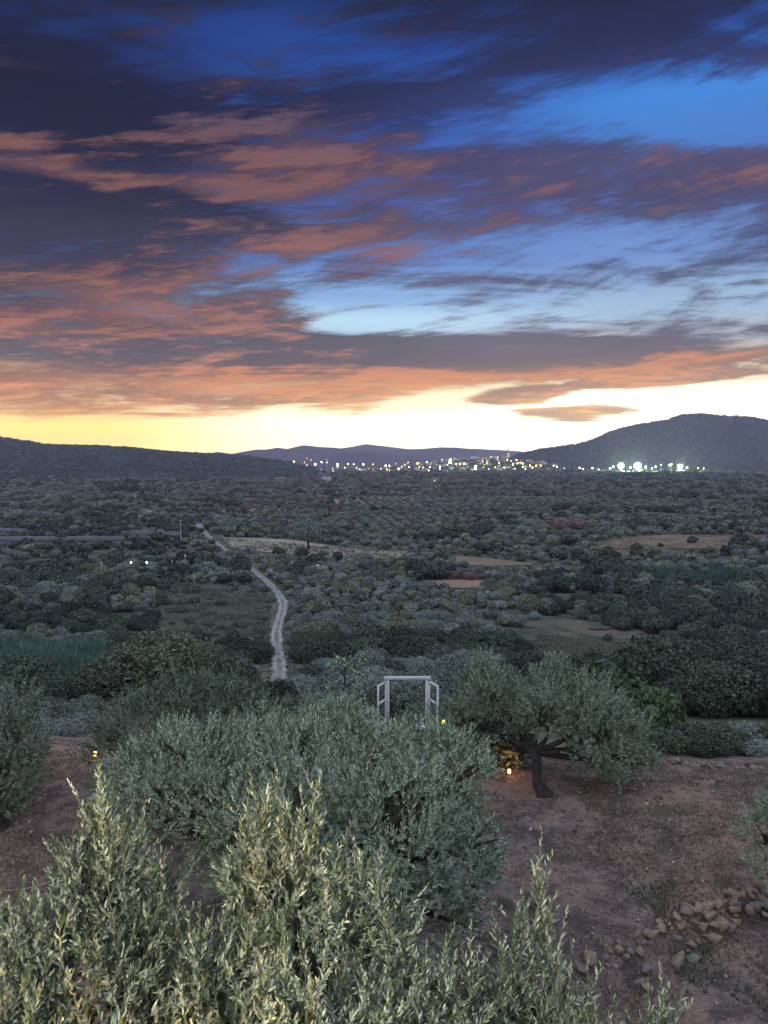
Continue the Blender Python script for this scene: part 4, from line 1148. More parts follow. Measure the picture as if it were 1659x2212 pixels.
for i, (px, y) in enumerate([(1222, 2150), (1228, 2140), (1235, 2150), (1196, 2160), (1250, 2200), (1010, 2300), (820, 2280), (700, 2330), (1120, 2350), (930, 2260)]):
    x, _, _ = at_dist(px, 1020, y)
    plant('cypress_tree', CYP[i % 3], (x, y, tz(x, y) - 0.2), RNG.uniform(16, 24), 'dark cypress standing before the lit town', 'tree', 'cypresses before the town')
PINE_C, PINE_T = puff(2200, rgv, wide=1.0, tall=0.35, lobes_n=10, leaf=0.075, low=0.75, flat=0.5)
PINE = (make_mesh('crown', PINE_C, M_OLIVE_FAR), make_mesh('trunk', PINE_T, M_BARK, True))
loc, sz = stand(667, 1127, 320, 6.0, 1.25)
plant('pine_tree', PINE, loc, 5.6, 'flat topped umbrella pine behind the pale stubble field', 'tree', None, sz=sz)
for px, top_, y, s in [(1216, 1116, 420, 5.5), (1252, 1114, 424, 6.2)]:
    loc, sz = stand(px, top_, y, s)
    plant('rusty_tree', V_RUST[0 if px < 1230 else 1], loc, s, 'left of the two tall rust brown trees mid valley' if px < 1230 else 'right and larger of the two tall rust brown trees mid valley', 'tree', 'pair of rust brown trees', sz=sz)

# ================================================================== stones
def rock_mesh(seed, mat):
    """angular block: hull of scattered corner points, edges slightly worn"""
    import bmesh
    rg = np.random.default_rng(seed + 300)
    bm = bmesh.new()
    d = np.array((1.25, rg.uniform(0.75, 1.05), rg.uniform(0.45, 0.8)))
    for p in rg.uniform(-1, 1, (15, 3)):
        q = p / max(np.abs(p)) * rg.uniform(0.72, 1.0)
        bm.verts.new(tuple(q * d))
    r = bmesh.ops.convex_hull(bm, input=bm.verts)
    bmesh.ops.delete(bm, geom=list({g for g in r['geom_interior'] + r['geom_unused'] if isinstance(g, bmesh.types.BMVert)}), context='VERTS')
    bmesh.ops.bevel(bm, geom=list(bm.edges), offset=0.05, segments=1, affect='EDGES', clamp_overlap=True)
    bmesh.ops.triangulate(bm, faces=bm.faces)
    bm.verts.ensure_lookup_table(); bm.verts.index_update()
    v = np.array([p.co[:] for p in bm.verts]); f = np.array([[p.index for p in q.verts] for q in bm.faces]); bm.free()
    return make_mesh('stone', [(v, f)], mat)
ROCKS = [rock_mesh(s, M_STONE if s % 3 else M_STONE_B) for s in range(9)]
def stone_run(root, pts, rg, smin, smax, stack=0.25, spread=0.15):
    o = root.location
    for (x, y) in pts:
        s = rg.uniform(smin, smax) * (1.5 if rg.random() < 0.12 else 1.0)
        x += rg.normal() * spread; y += rg.normal() * spread
        z = tz(x, y) + s * 0.12 + (s * 0.9 if rg.random() < stack else 0)
        k = link('stone', ROCKS[rg.integers(len(ROCKS))], root, (x - o.x, y - o.y, z - o.z), tuple(rg.uniform(-0.5, 0.5, 2)) + (rg.uniform(0, 6.28),), float(s))
rg = np.random.default_rng(17)
wall_near = thing('dry_stone_wall', 'tumbled row of tan stones crossing the lower right ground', 'stone wall', (LEDGE_A[0], LEDGE_A[1], tz(*LEDGE_A)))
ln = np.linalg.norm(LEDGE_B - LEDGE_A)
stone_run(wall_near, [LEDGE_A + LEDGE_D * t for t in np.linspace(0.0, ln + 0.6, 64)], rg, 0.045, 0.10, 0.35, 0.06)
stone_run(wall_near, [LEDGE_A + LEDGE_D * t + LEDGE_N * 0.1 for t in np.linspace(ln * 0.5, ln + 0.4, 44)], rg, 0.05, 0.125, 0.5, 0.10)
for px, py, s in [(1460, 2010, 0.24), (1500, 2012, 0.20), (1395, 2030, 0.17), (1380, 2055, 0.16), (1540, 1975, 0.2), (1575, 1955, 0.22), (1400, 2065, 0.15), (1590, 1930, 0.2)]:
    p = flat_at(px, py + 14); o = wall_near.location
    link('stone', ROCKS[int(px) % 9], wall_near, (p[0] - o.x, p[1] - o.y, tz(*p) - o.z + s * 0.15), (rg.uniform(-0.3, 0.3), rg.uniform(-0.3, 0.3), rg.uniform(0, 6)), s * 0.62)
ex = np.linspace(3.4, 12.5, 70)
wall_edge = thing('dry_stone_wall', 'low line of stones along the far edge of the terrace', 'stone wall', (6.0, float(edge_y(6.0)), tz(6.0, float(edge_y(6.0)))))
stone_run(wall_edge, [(x, float(edge_y(x)) - 0.25) for x in ex], rg, 0.06, 0.12, 0.2, 0.08)
# pebbles, clods and dry tufts on the terrace
def pebbles():
    rg = np.random.default_rng(31); n = 8000
    x, y = rg.uniform(-12, 13, n), rg.uniform(7.5, 20.8, n)
    k = fbm(x / 1.6, y / 1.6, 40, 2) + 0.6 * rg.random(n) > 0.25
    x, y = x[k], y[k]; n = len(x)
    s = 0.012 + 0.035 * rg.random(n) ** 4
    V, F = scatter_mesh(ICO1, frames(rg.normal(size=(n, 3)), rg.uniform(0, 6, n)), np.stack((x, y, terrain(x, y) + s * 0.3), -1), s)
    m, t, out = material('pebbles and clods')
    at = t.nodes.new('ShaderNodeAttribute'); at.attribute_name = 'tone'
    principled(t, out, ramp(X(at.outputs['Fac']), [(0.0, (0.07, 0.05, 0.042)), (0.6, (0.15, 0.10, 0.075)), (0.9, (0.28, 0.23, 0.19)), (1.0, (0.5, 0.46, 0.42))]), 0.95, 0.1)
    stuff(link('pebbles', make_mesh('pebbles', [(V, F, 0, np.repeat(rg.random(n), len(ICO1[1])))], m)), 'small stones and clods strewn over the reddish terrace soil', 'pebbles')
pebbles()
def litter():
    """fallen leaves, straw and twigs lying on the terrace"""
    rg = np.random.default_rng(33); n = 30000
    x, y = rg.uniform(-12, 13, n), rg.uniform(7.5, 20.8, n)
    k = fbm(x / 1.1, y / 0.7, 44, 3) + 0.5 * rg.random(n) > 0.22
    x, y = x[k], y[k]; n = len(x)
    q = np.array([(-0.5, -0.5, 0), (0.5, -0.5, 0.05), (0.5, 0.5, 0), (-0.5, 0.5, 0.06)])
    straw = rg.random(n) < 0.4
    ln_, wd = np.where(straw, rg.uniform(0.06, 0.16, n), rg.uniform(0.03, 0.06, n)), np.where(straw, 0.008, 0.02)
    a = rg.uniform(0, 6.28, n)
    V = np.zeros((n, 4, 3))
    for j in range(4):
        u, v = q[j, 0] * ln_, q[j, 1] * wd
        V[:, j, 0] = x + u * np.cos(a) - v * np.sin(a); V[:, j, 1] = y + u * np.sin(a) + v * np.cos(a)
        V[:, j, 2] = terrain(V[:, j, 0], V[:, j, 1]) + 0.012 + q[j, 2] * rg.uniform(0, 0.5, n)
    m, t, out = material('leaf litter and straw')
    at = t.nodes.new('ShaderNodeAttribute'); at.attribute_name = 'tone'
    principled(t, out, ramp(X(at.outputs['Fac']), [(0.0, (0.045, 0.035, 0.028)), (0.5, (0.12, 0.085, 0.06)), (0.85, (0.24, 0.185, 0.125)), (1.0, (0.38, 0.31, 0.22))]), 0.9, 0.15)
    stuff(link('leaf_litter', make_mesh('leaf_litter', [(V.reshape(-1, 3), (np.arange(n) * 4)[:, None] + np.arange(4), 0, rg.random(n))], m)), 'fallen leaves and straw scattered over the terrace soil', 'leaf litter')
litter()
def tufts(name, label, n, seed, area, h, mat, spread=1.0, thresh=0.05):
    rg = np.random.default_rng(seed)
    x0, x1, y0, y1 = area
    x, y = rg.uniform(x0, x1, n), rg.uniform(y0, y1, n)
    k = fbm(x / 1.3, y / 1.3, seed, 3) > thresh
    x, y = x[k], y[k]; n = len(x)
    z = terrain(x, y); a = rg.uniform(0, 6.28, n); hh = h * rg.uniform(0.4, 1.2, n); ln_ = rg.normal(size=(n, 2)) * 0.45 * spread
    w = 0.006 + 0.012 * rg.random(n)
    V = np.zeros((n, 3, 3))
    V[:, 0] = np.stack((x - np.cos(a) * w, y - np.sin(a) * w, z - 0.01), -1)
    V[:, 1] = np.stack((x + np.cos(a) * w, y + np.sin(a) * w, z - 0.01), -1)
    V[:, 2] = np.stack((x + ln_[:, 0] * hh, y + ln_[:, 1] * hh, z + hh), -1)
    F = (np.arange(n) * 3)[:, None] + np.arange(3)
    stuff(link(name, make_mesh(name, [(V.reshape(-1, 3), F, 0, rg.random(n))], mat)), label, 'grass')
tufts('dry_grass', 'short dry grass in patches on the terrace soil', 130000, 51, (-12, 13, 8, 21), 0.07, M_GRASS, 1.6, 0.0)
pl = [LEDGE_A + LEDGE_D * t for t in (0.5, 2.2, 4.0)]
tufts('weeds', 'dark weeds growing behind the tumbled stone row', 16000, 52, (2.6, 8.5, 9.6, 14.2), 0.10, M_SCRUB, 1.2, 0.10)

# ================================================================== terrace furnishings
def lantern_frame(o, s, M_glow):
    """candle lantern: base plate, four bars, glowing glass, roof and ring"""
    link('base_plate', make_mesh('base_plate', [(*box(-0.09 * s, 0.09 * s, -0.09 * s, 0.09 * s, 0, 0.02 * s),)], M_IRON), o)
    for a in (-1, 1):
        for b in (-1, 1):
            link('bar', make_mesh('bar', [(*bar((a * 0.08 * s, b * 0.08 * s, 0.02 * s), (a * 0.08 * s, b * 0.08 * s, 0.24 * s), 0.012 * s),)], M_IRON), o)
    v, f = tube([(0, 0, 0.025 * s), (0, 0, 0.06 * s), (0, 0, 0.17 * s), (0, 0, 0.215 * s), (0, 0, 0.225 * s)], np.array((0.05, 0.062, 0.062, 0.045, 0.005)) * s, 12)
    link('flame_glass', make_mesh('flame_glass', [(v, f)], M_glow, True), o)
    v, f = tube([(0, 0, 0.24 * s), (0, 0, 0.26 * s), (0, 0, 0.31 * s), (0, 0, 0.325 * s)], np.array((0.115, 0.105, 0.03, 0.004)) * s, 4)
    link('lid', make_mesh('lid', [(v, f)], M_IRON), o)
def lamp_light(o, color, watts, z, r=0.06):
    d = bpy.data.lights.new('lamp_light', 'POINT'); d.energy = watts; d.color = color; d.shadow_soft_size = r
    link('lamp_light', d, o, (0, 0, z))
G_AMBER = glow('amber candle glass', (1.0, 0.50, 0.10), 5.0)
G_YELLOW = glow('yellow lamp glass', (1.0, 0.74, 0.16), 6.0)
G_WARM = glow('warm white bulb', (1.0, 0.90, 0.62), 9.0)
p = on_ground(1100, 1672)
l1 = thing('garden_lantern', 'amber lantern glowing on the ground beside the old stump', 'lantern', (*p, tz(*p)), rz=0.4)
lantern_frame(l1, 0.62, G_AMBER); lamp_light(l1, (1.0, 0.52, 0.16), 3.5, 0.42)
p = on_ground(206, 1634)
l2 = thing('garden_lantern', 'yellow lantern glowing by the earth path at the left', 'lantern', (*p, tz(*p)), rz=0.2)
lantern_frame(l2, 0.66, G_YELLOW); lamp_light(l2, (1.0, 0.7, 0.25), 3.0, 0.42)

# old stump with raised roots behind the amber lantern
def stump():
    p = on_ground(1080, 1660); rg = np.random.default_rng(4)
    o = thing('tree_stump', 'dark uprooted stump with raised roots behind the amber lantern', 'stump', (*p, tz(*p))); o.scale = (0.8, 0.8, 0.62)
    parts = [(*tube([(0, 0.3, -0.1), (0, 0.3, 0.25), (0.05, 0.3, 0.5)], (0.42, 0.30, 0.16), 9, 0.3, 3), 0, None)]
    link('bole', make_mesh('bole', parts, M_BARK), o)
    for a, b, c in [(-0.75, 0.2, 0.62), (0.9, 0.1, 0.6), (0.55, -0.1, 0.15), (-0.5, -0.15, 0.12), (1.15, 0.2, 0.3)]:
        link('root', make_mesh('root', [(*tube([(0, 0.3, 0.15), (a * 0.5, 0.25 + b, c * 0.25), (a, 0.2 + b, c)], (0.16, 0.11, 0.03), 7, 0.25, int(a * 50 + 99)), 0, None)], M_BARK), o)
stump()

# white open-door arch
def arch():
    y = 24.2
    xl, _, zt = at_dist(838, 1468, y); xr = at_dist(922, 1468, y)[0]
    xm = (xl + xr) / 2; g = tz(xm, y)
    o = thing('wedding_arch', 'white timber arch with two open door frames below the terrace', 'arch', (xm, y, g))
    w = (xr - xl) / 2; h = zt - g
    link('post', make_mesh('post', [(*bar((-w, 0, -0.2), (-w, 0, h), 0.085),)], M_TIMBER), o)
    link('post', make_mesh('post', [(*bar((w, 0, -0.2), (w, 0, h), 0.085),)], M_TIMBER), o)
    link('beam', make_mesh('beam', [(*bar((-w - 0.13, 0, h + 0.05), (w + 0.13, 0, h + 0.05), 0.10),)], M_TIMBER), o)
    for s in (-1, 1):
        d = link('door_frame', make_mesh('door_frame', [(*bar((s * (w + 0.07), -0.06, 0.12), (s * (w + 0.07), -0.06, h - 0.06), 0.06),)], M_TIMBER), o)
        a, b = np.array((s * (w + 0.07), -0.06, 0.0)), np.array((s * (w + 0.31), -0.55, 0.0))
        link('stile', make_mesh('stile', [(*bar(b + (0, 0, 0.1), b + (0, 0, h - 0.03), 0.06),)], M_TIMBER), d)
        for zz in (0.14, h * 0.36, h * 0.70, h - 0.06):
            link('rail', make_mesh('rail', [(*bar(a + (0, 0, zz), b + (0, 0, zz), 0.055),)], M_TIMBER), d)
    return o
ARCH = arch()
# white flowers in a dark pot before the arch
def flowers():
    y = 22.6; x, _, z = at_dist(908, 1570, y); g = tz(x, y); rg = np.random.default_rng(2)
    o = thing('flower_stand', 'bunch of white flowers on a dark stand in front of the arch', 'flowers', (x, y, g))
    h = z - g
    link('stand', make_mesh('stand', [(*tube([(0, 0, -0.05), (0, 0, 0.05), (0, 0, 0.08), (0, 0, h - 0.25), (0, 0, h - 0.1)], (0.16, 0.16, 0.04, 0.04, 0.12), 10), 0, None)], M_IRON), o)
    M_FLOWER = plain('white petals', (0.78, 0.74, 0.78), 0.7, 0.2, 0.1, 10)
    for k in range(14):
        d = unit(rg.normal(size=3) + np.array((0, 0, 0.5))) * rg.uniform(0.05, 0.14)
        v = ICO2[0] * (1 + 0.25 * np.sin(ICO2[0] @ rg.normal(size=3) * 5))[:, None]
        link('bloom', make_mesh('bloom', [(v * 0.055 + d + np.array((0, 0, h - 0.02)), ICO2[1])], M_FLOWER), o)
flowers()
# lamp on a shepherd's hook right of the arch
def hook_lamp(px, py, y, label, mat, watts, color, s):
    x, _, z = at_dist(px, py, y); g = tz(x, y); h = z - g
    o = thing('hook_lamp', label, 'lamp', (x, y, g))
    a = np.linspace(0, np.pi, 8)
    pts = [(0.14, 0, -0.2), (0.14, 0, h + 0.18)] + [(0.07 + 0.07 * math.cos(t), 0, h + 0.18 + 0.09 * math.sin(t)) for t in a[1:]]
    link('hook_post', make_mesh('hook_post', [(*tube(pts, 0.011, 6), 0, None)], M_IRON), o)
    v = ICO2[0] * np.array((0.075, 0.075, 0.10)) * s + np.array((0, 0, h))
    link('shade', make_mesh('shade', [(v, ICO2[1])], mat, True), o)
    link('cap', make_mesh('cap', [(*tube([(0, 0, h + 0.08 * s), (0, 0, h + 0.13 * s), (0, 0, h + 0.19)], (0.06 * s, 0.03 * s, 0.006), 8), 0, None)], M_IRON), o)
    lamp_light(o, color, watts, h - 0.14)
hook_lamp(957, 1558, 22.4, 'yellow lamp hanging from a hook right of the white arch', G_YELLOW, 1.2, (1, .75, .3), 0.75)
hook_lamp(1062, 1584, 20.4, 'left of the two small white lamps under the round olive', G_WARM, 1.0, (1, .9, .7), 0.55)
hook_lamp(1075, 1582, 20.2, 'right of the two small white lamps under the round olive', G_WARM, 1.2, (1, .9, .7), 0.62)

# thin wire strung across at the lower left
wx, wy, wz = at_dist(-60, 1912, 7.0); ux, uy, uz = at_dist(180, 1868, 6.2)
u = np.linspace(0, 1, 9)[:, None]
wv = np.array((wx, wy, wz)) * (1 - u) + np.array((ux, uy, uz)) * u - np.array((0, 0, 0.12)) * (4 * u * (1 - u))
wire = thing('wire', 'thin pale wire strung across the earth path at the lower left', 'wire', (wx, wy, 0.0))
link('strand', make_mesh('strand', [(*tube(wv - np.array((wx, wy, 0)), 0.0022, 4), 0, None)], plain('galvanised wire', (0.3, 0.3, 0.3), 0.4, 0.5, 0.1, 5)), wire)
for q in (wv[0], wv[-1]):
    link('peg', make_mesh('peg', [(*tube([(q[0] - wx, q[1] - wy, tz(q[0], q[1]) - 0.2), (q[0] - wx, q[1] - wy, q[2] + 0.05)], 0.02, 6), 0, None)], M_TWIG), wire)

# ================================================================== the house behind the balcony (its lamps light the near leaves)
M_WALL = plain('lime render', (0.62, 0.58, 0.50), 0.9, 0.2, 0.08, 1.5, 0.2)
house = thing('country_house', 'plain rendered house front behind the balcony', 'house', (0, -3.5, tz(0, -3.5)))
link('wall', make_mesh('wall', [(*box(-8, 8, -6, 0, -1, 12.5),)], M_WALL), house)
link('balcony_slab', make_mesh('balcony_slab', [(*box(-4, 4, 0.003, 3.7, 6.2, 6.4),)], M_WALL), house)
G_HOUSE = glow('balcony lamp glass', (1.0, 0.93, 0.80), 12.0)
bl = thing('balcony_lamp', 'standing lamp with a glowing drum shade on the balcony', 'lamp', (-2.3, 0.05, 6.4 + house.location.z))
link('post', make_mesh('post', [(*tube([(0, 0, 0), (0, 0, 0.9)], 0.03, 8), 0, None)], M_IRON), bl)
link('foot', make_mesh('foot', [(*tube([(0, 0, 0), (0, 0, 0.04), (0, 0, 0.06)], (0.2, 0.2, 0.03), 12), 0, None)], M_IRON), bl)
link('shade', make_mesh('shade', [(*tube([(0, 0, 0.9), (0, 0, 0.92), (0, 0, 1.2), (0, 0, 1.22)], (0.02, 0.13, 0.13, 0.02), 12), 0, None)], G_HOUSE), bl)
lamp_light(bl, (1.0, 0.93, 0.74), HOUSE_WATTS, 1.4, 0.10)
# warm lamp on a post under the nearest olives
px_, py_ = -1.4, 2.5
o = thing('post_lamp', 'warm lamp on a post under the nearest olives', 'lamp', (px_, py_, tz(px_, py_)))
link('post', make_mesh('post', [(*tube([(0, 0, -0.2), (0, 0, 4.3)], 0.035, 8), 0, None)], M_IRON), o)
link('shade', make_mesh('shade', [(ICO2[0] * 0.10 + np.array((0, 0, 4.4)), ICO2[1])], glow('warm globe', (1.0, 0.62, 0.22), 10.0), True), o)
lamp_light(o, (1.0, 0.55, 0.15), POST_WATTS, 4.65)

# ================================================================== raised road, poles and lights in the valley
M_CONC = plain('road concrete', (0.19, 0.18, 0.18), 0.9, 0.2, 0.15, 0.4)
M_CONC_D = plain('weathered concrete', (0.20, 0.19, 0.20), 0.9, 0.2, 0.25, 0.4)
def viaduct(a_px, b_px, label, w=7.0, n_open=5, deep=3.2, lift=0.0):
    A, B = on_ground(*a_px), on_ground(*b_px)
    L = float(np.linalg.norm(B - A)); ang = math.atan2(B[1] - A[1], B[0] - A[0])
    g = min(tz(*A), tz(*B)) + lift
    o = thing('road_bridge', label, 'bridge', (A[0], A[1], g), rz=ang)
    h = deep
    link('deck', make_mesh('deck', [(*box(0, L, 0, w, h, h + 0.5),)], M_CONC), o)
    for y in (0.0, w - 0.25):
        link('parapet', make_mesh('parapet', [(*box(0, L, y - 0.003, y + 0.25, h + 0.503, h + 1.3),)], M_CONC), o)
    x = 0.0; k = 0
    seg = L / (n_open * 2 + 1)
    for k in range(n_open + 1):
        link('pier', make_mesh('pier', [(*box(k * 2 * seg + 0.01, k * 2 * seg + seg * 1.55 if k < n_open else L - 0.01, 0.4, w - 0.4, -2.0, h - 0.003),)], M_CONC_D), o)
    return o
viaduct((-60, 1186), (258, 1183), 'pale concrete road bridge crossing the left of the valley', 7, 6, 3.4)
viaduct((262, 1168), (372, 1170), 'shorter far stretch of raised road beyond the dark trees', 7, 3, 3.0)
viaduct((-60, 1156), (40, 1158), 'short grey retaining bank behind the road bridge at the left edge', 6, 2, 2.0)
M_POLE = plain('pole concrete', (0.42, 0.42, 0.40), 0.9, 0.2, 0.1, 2)
for px, top_, y, h_extra, lab in [(390, 1122, 330, 0, 'pale concrete pole beside the far bend of the track'), (110, 1098, 480, 0, 'thin utility pole above the left groves'), (204, 1086, 560, 0, 'thin utility pole left of the upper track'), (306, 1072, 640, 0, 'thin utility pole beside the upper track'), (362, 1054, 800, 0, 'farthest thin utility pole under the cypress row')]:
    x, _, zt = at_dist(px, top_, y); g = tz(x, y); h = max(5, zt - g)
    o = thing('utility_pole', lab, 'pole', (x, y, g), 'utility poles in the valley')
    r = 0.14 if y > 400 else 0.22
    link('shaft', make_mesh('shaft', [(*tube([(0, 0, -0.5), (0, 0, h)], (r, r * 0.6), 7), 0, None)], M_POLE), o)
    link('crossarm', make_mesh('crossarm', [(*bar((-0.8, 0, h - 0.6), (0.8, 0, h - 0.6), 0.15),)], M_POLE), o)
G_COOL = glow('cool lamp glass', (0.70, 1.0, 0.85), 3.0)
G_FAINT = glow('faint lamp glass', (0.85, 1.0, 0.95), 0.5)
G_TOWN_W = glow('white street lamp', (1.0, 0.95, 0.70), 20.0)
G_TOWN_Y = glow('yellow street lamp', (1.0, 0.72, 0.16), 13.0)
G_TOWN_O = glow('orange street lamp', (1.0, 0.40, 0.07), 8.0)
G_TOWN_C = glow('cool street lamp', (0.78, 1.0, 0.92), 30.0)
G_FLOOD = glow('floodlight lens', (0.66, 1.0, 0.70), 7.0)
def lamp_parts(h, r, mat, over=0.0):
    pole = make_mesh('pole', [(*tube([(0, 0, -0.5), (0, 0, h - r)], (0.16, 0.10), 6), 0, None)], M_POLE)
    head = make_mesh('lamp_head', [(ICO1[0] * r * np.array((1, 1, 1.25)) + np.array((0, 0, h)), ICO1[1])], mat)
    return pole, head
def lamp_post(x, y, h, r, mat, label, group, name='street_lamp', z=None):
    o = thing(name, label, 'street lamp', (x, y, tz(x, y) if z is None else z), group)
    key = (round(h, 1), round(r, 2), mat.name)
    if key not in LAMPS: LAMPS[key] = lamp_parts(h, r, mat)
    link('pole', LAMPS[key][0], o); link('lamp_head', LAMPS[key][1], o)
    return o
LAMPS = {}
for px, py, y, r, lab in [(283, 1215, 250, 0.30, 'left of the two bright cool lamps in the left grove'), (317, 1215, 250, 0.36, 'right of the two bright cool lamps in the left grove'), (219, 1215, 252, 0.17, 'faint lamp left of the bright pair in the left grove'), (371, 1211, 262, 0.14, 'faint lamp at the foot of the dark trees by the track'),
                          (687, 1221, 250, 0.22, 'small white lamp below the pale stubble field'), (632, 1212, 258, 0.14, 'faint lamp right of the track below the stubble field'), (400, 1200, 270, 0.2, 'pale lamp left of the track among dark trees')]:
    x, _, z = at_dist(px, py, y); g = tz(x, y)
    lamp_post(x, y, max(3.0, z - g), r, G_COOL if r > 0.25 else G_FAINT, lab, 'lamps in the left valley')

# ================================================================== the town
M_HOUSE = [plain('house render cream', (0.42, 0.38, 0.32), 0.9, 0.2, 0.1, 0.3), plain('house render white', (0.52, 0.51, 0.48), 0.9, 0.2, 0.1, 0.3), plain('house render ochre', (0.36, 0.27, 0.19), 0.9, 0.2, 0.1, 0.3)]
M_ROOF = plain('clay roof tiles', (0.26, 0.13, 0.085), 0.9, 0.2, 0.25, 0.6)
M_PANE = plain('dark window glass', (0.03, 0.03, 0.04), 0.2, 0.5, 0.1, 1)
G_PANE = glow('lit window', (1.0, 0.70, 0.28), 1.6)
def house_meshes(w, d, h, mat, rg):
    wall = make_mesh('wall', [(*box(-w / 2, w / 2, -d / 2, d / 2, -3, h),)], mat)
    e = 0.5; rh = rg.uniform(1.6, 2.6)
    v = np.array([(-w / 2 - e, -d / 2 - e, h + .003), (w / 2 + e, -d / 2 - e, h + .003), (w / 2 + e, d / 2 + e, h + .003), (-w / 2 - e, d / 2 + e, h + .003), (-w / 2 - e, 0, h + rh), (w / 2 + e, 0, h + rh)])
    roof = make_mesh('roof', [(v, np.array([(0, 1, 5, 4), (2, 3, 4, 5), (3, 2, 1, 0)])), (v, np.array([(0, 4, 3), (1, 2, 5)]))], M_ROOF)
    wins = []
    for fl in range(int(h // 3)):
        for k in range(int(w // 3.4)):
            xx = -w / 2 + 1.7 + k * 3.4
            wins.append(box(xx - 0.6, xx + 0.6, -d / 2 - 0.05, -d / 2 + 0.1, fl * 3 + 0.9, fl * 3 + 2.3))
    return wall, roof, wins
rgt = np.random.default_rng(123)
FORMS = []
for k in range(8):
    w, d, h = rgt.uniform(9, 20), rgt.uniform(8, 12), rgt.choice([3.4, 6.4, 6.4, 9.4])
    wall, roof, wins = house_meshes(w, d, h, M_HOUSE[k % 3], rgt)
    wm = [make_mesh('window', [(v, f)], G_PANE if rgt.random() < 0.16 else M_PANE) for v, f in wins[:9]]
    FORMS.append((wall, roof, wm, w))
placed = []
def town_house(x, y, form, rz, label, group):
    o = thing('house', label, 'house', (x, y, tz(x, y)), group, rz)
    wall, roof, wm, w = FORMS[form]
    link('wall', wall, o); link('roof', roof, o)
    for m in wm: link('window', m, o)
k = 0
tries = 0
while k < 120 and tries < 4000:
    tries += 1
    x = TOWN[0] + rgt.normal() * 230 - 40; y = TOWN[1] - 90 + rgt.normal() * 130
    if y > TOWN[1] + 60: continue
    if any(abs(x - a) < 19 and abs(y - b) < 16 for a, b in placed): continue
    px, py = project(x, y, tz(x, y))
    if not 640 < px < 1200: continue
    placed.append((x, y))
    side = 'left end of the town below the mountains' if px < 850 else 'middle of the hill town' if px < 1050 else 'right end of the town below the church'
    town_house(x, y, int(rgt.integers(8)), rgt.uniform(-0.5, 0.5), 'small tiled house in the ' + side, 'houses in the ' + side)
    k += 1
for px, y, f, lab in [(655, 1900, 1, 'pale isolated house below the left end of the town'), (605, 1500, 3, 'low pale farm building left of the town'), (705, 1450, 0, 'pale farm building in the groves below the town'), (880, 1600, 2, 'long pale shed in the groves below mid town'), (1610, 3050, 1, 'lone white house on the flank of the right hill'), (1080, 1900, 3, 'long low building below the church'), (1640, 1900, 4, 'long pale low building at the far right edge'), (940, 1350, 5, 'pale hut in the scrub below the town')]:
    x = (px - 829.5) / 1661 * y
    town_house(x, y, f, rgt.uniform(-0.2, 0.2), lab, None)
# church with a lit tower
def church():
    y = TOWN[1] + 20; x = (1097 - 829.5) / 1661 * y; g = tz(x, y)
    o = thing('church', 'lit church with a square bell tower on the crest of the town', 'church', (x, y, g))
    M_CH = plain('church stone', (0.55, 0.42, 0.25), 0.9, 0.2, 0.15, 0.4)
    link('nave', make_mesh('nave', [(*box(-24, -4.5, -7, 7, -4, 11),)], M_CH), o)
    v = np.array([(-24.5, -7.5, 11.003), (-4.503, -7.5, 11.003), (-4.503, 7.5, 11.003), (-24.5, 7.5, 11.003), (-24.5, 0, 16), (-4.503, 0, 16)])
    link('nave_roof', make_mesh('nave_roof', [(v, np.array([(0, 1, 5, 4), (2, 3, 4, 5)])), (v, np.array([(0, 4, 3), (1, 2, 5)]))], M_ROOF), o)
    tw = link('bell_tower', make_mesh('bell_tower', [(*box(-4.5, 4.5, -4.5, 4.5, -4, 27),)], M_CH), o)
    link('belfry', make_mesh('belfry', [(*box(-3.4, 3.4, -3.4, 3.4, 27.003, 34),)], M_CH), tw)
    link('cornice', make_mesh('cornice', [(*box(-5, 5, -5, 5, 25.8, 27.002),)], M_CH), tw)
    link('cap', make_mesh('cap', [(*tube([(0, 0, 34), (0, 0, 36.5), (0, 0, 38.5), (0, 0, 41)], (3.3, 2.6, 0.9, 0.1), 8), 0, None)], M_CH), tw)
    for s in (-1.6, 1.6):
        link('bell_opening', make_mesh('bell_opening', [(*box(s - 0.8, s + 0.8, -3.45, -3.2, 28.5, 32.5),)], M_PANE), tw)
    d = bpy.data.lights.new('lamp_light', 'SPOT'); d.energy = 26000; d.color = (1.0, 0.72, 0.30); d.spot_size = R(60); d.shadow_soft_size = 1.0
    q = link('floodlight', d, o, (2, -24, 3)); q.rotation_euler = (R(138), 0, R(4))
church()
# two chimneys / masts on the skyline
for px in (1027, 1048):
    y = TOWN[1] + 60; x, _, zt = at_dist(px, 972, y); g = tz(x, y)
    o = thing('mast', 'tall thin dark mast on the skyline left of the church', 'mast', (x, y, g), 'pair of masts by the church')
    link('shaft', make_mesh('shaft', [(*tube([(0, 0, -1), (0, 0, zt - g)], (1.4, 1.0), 8), 0, None)], M_CONC_D), o)
    link('top_ring', make_mesh('top_ring', [(*tube([(0, 0, zt - g - 1.2), (0, 0, zt - g + 0.3)], (1.6, 1.6), 8), 0, None)], M_CONC_D), o)
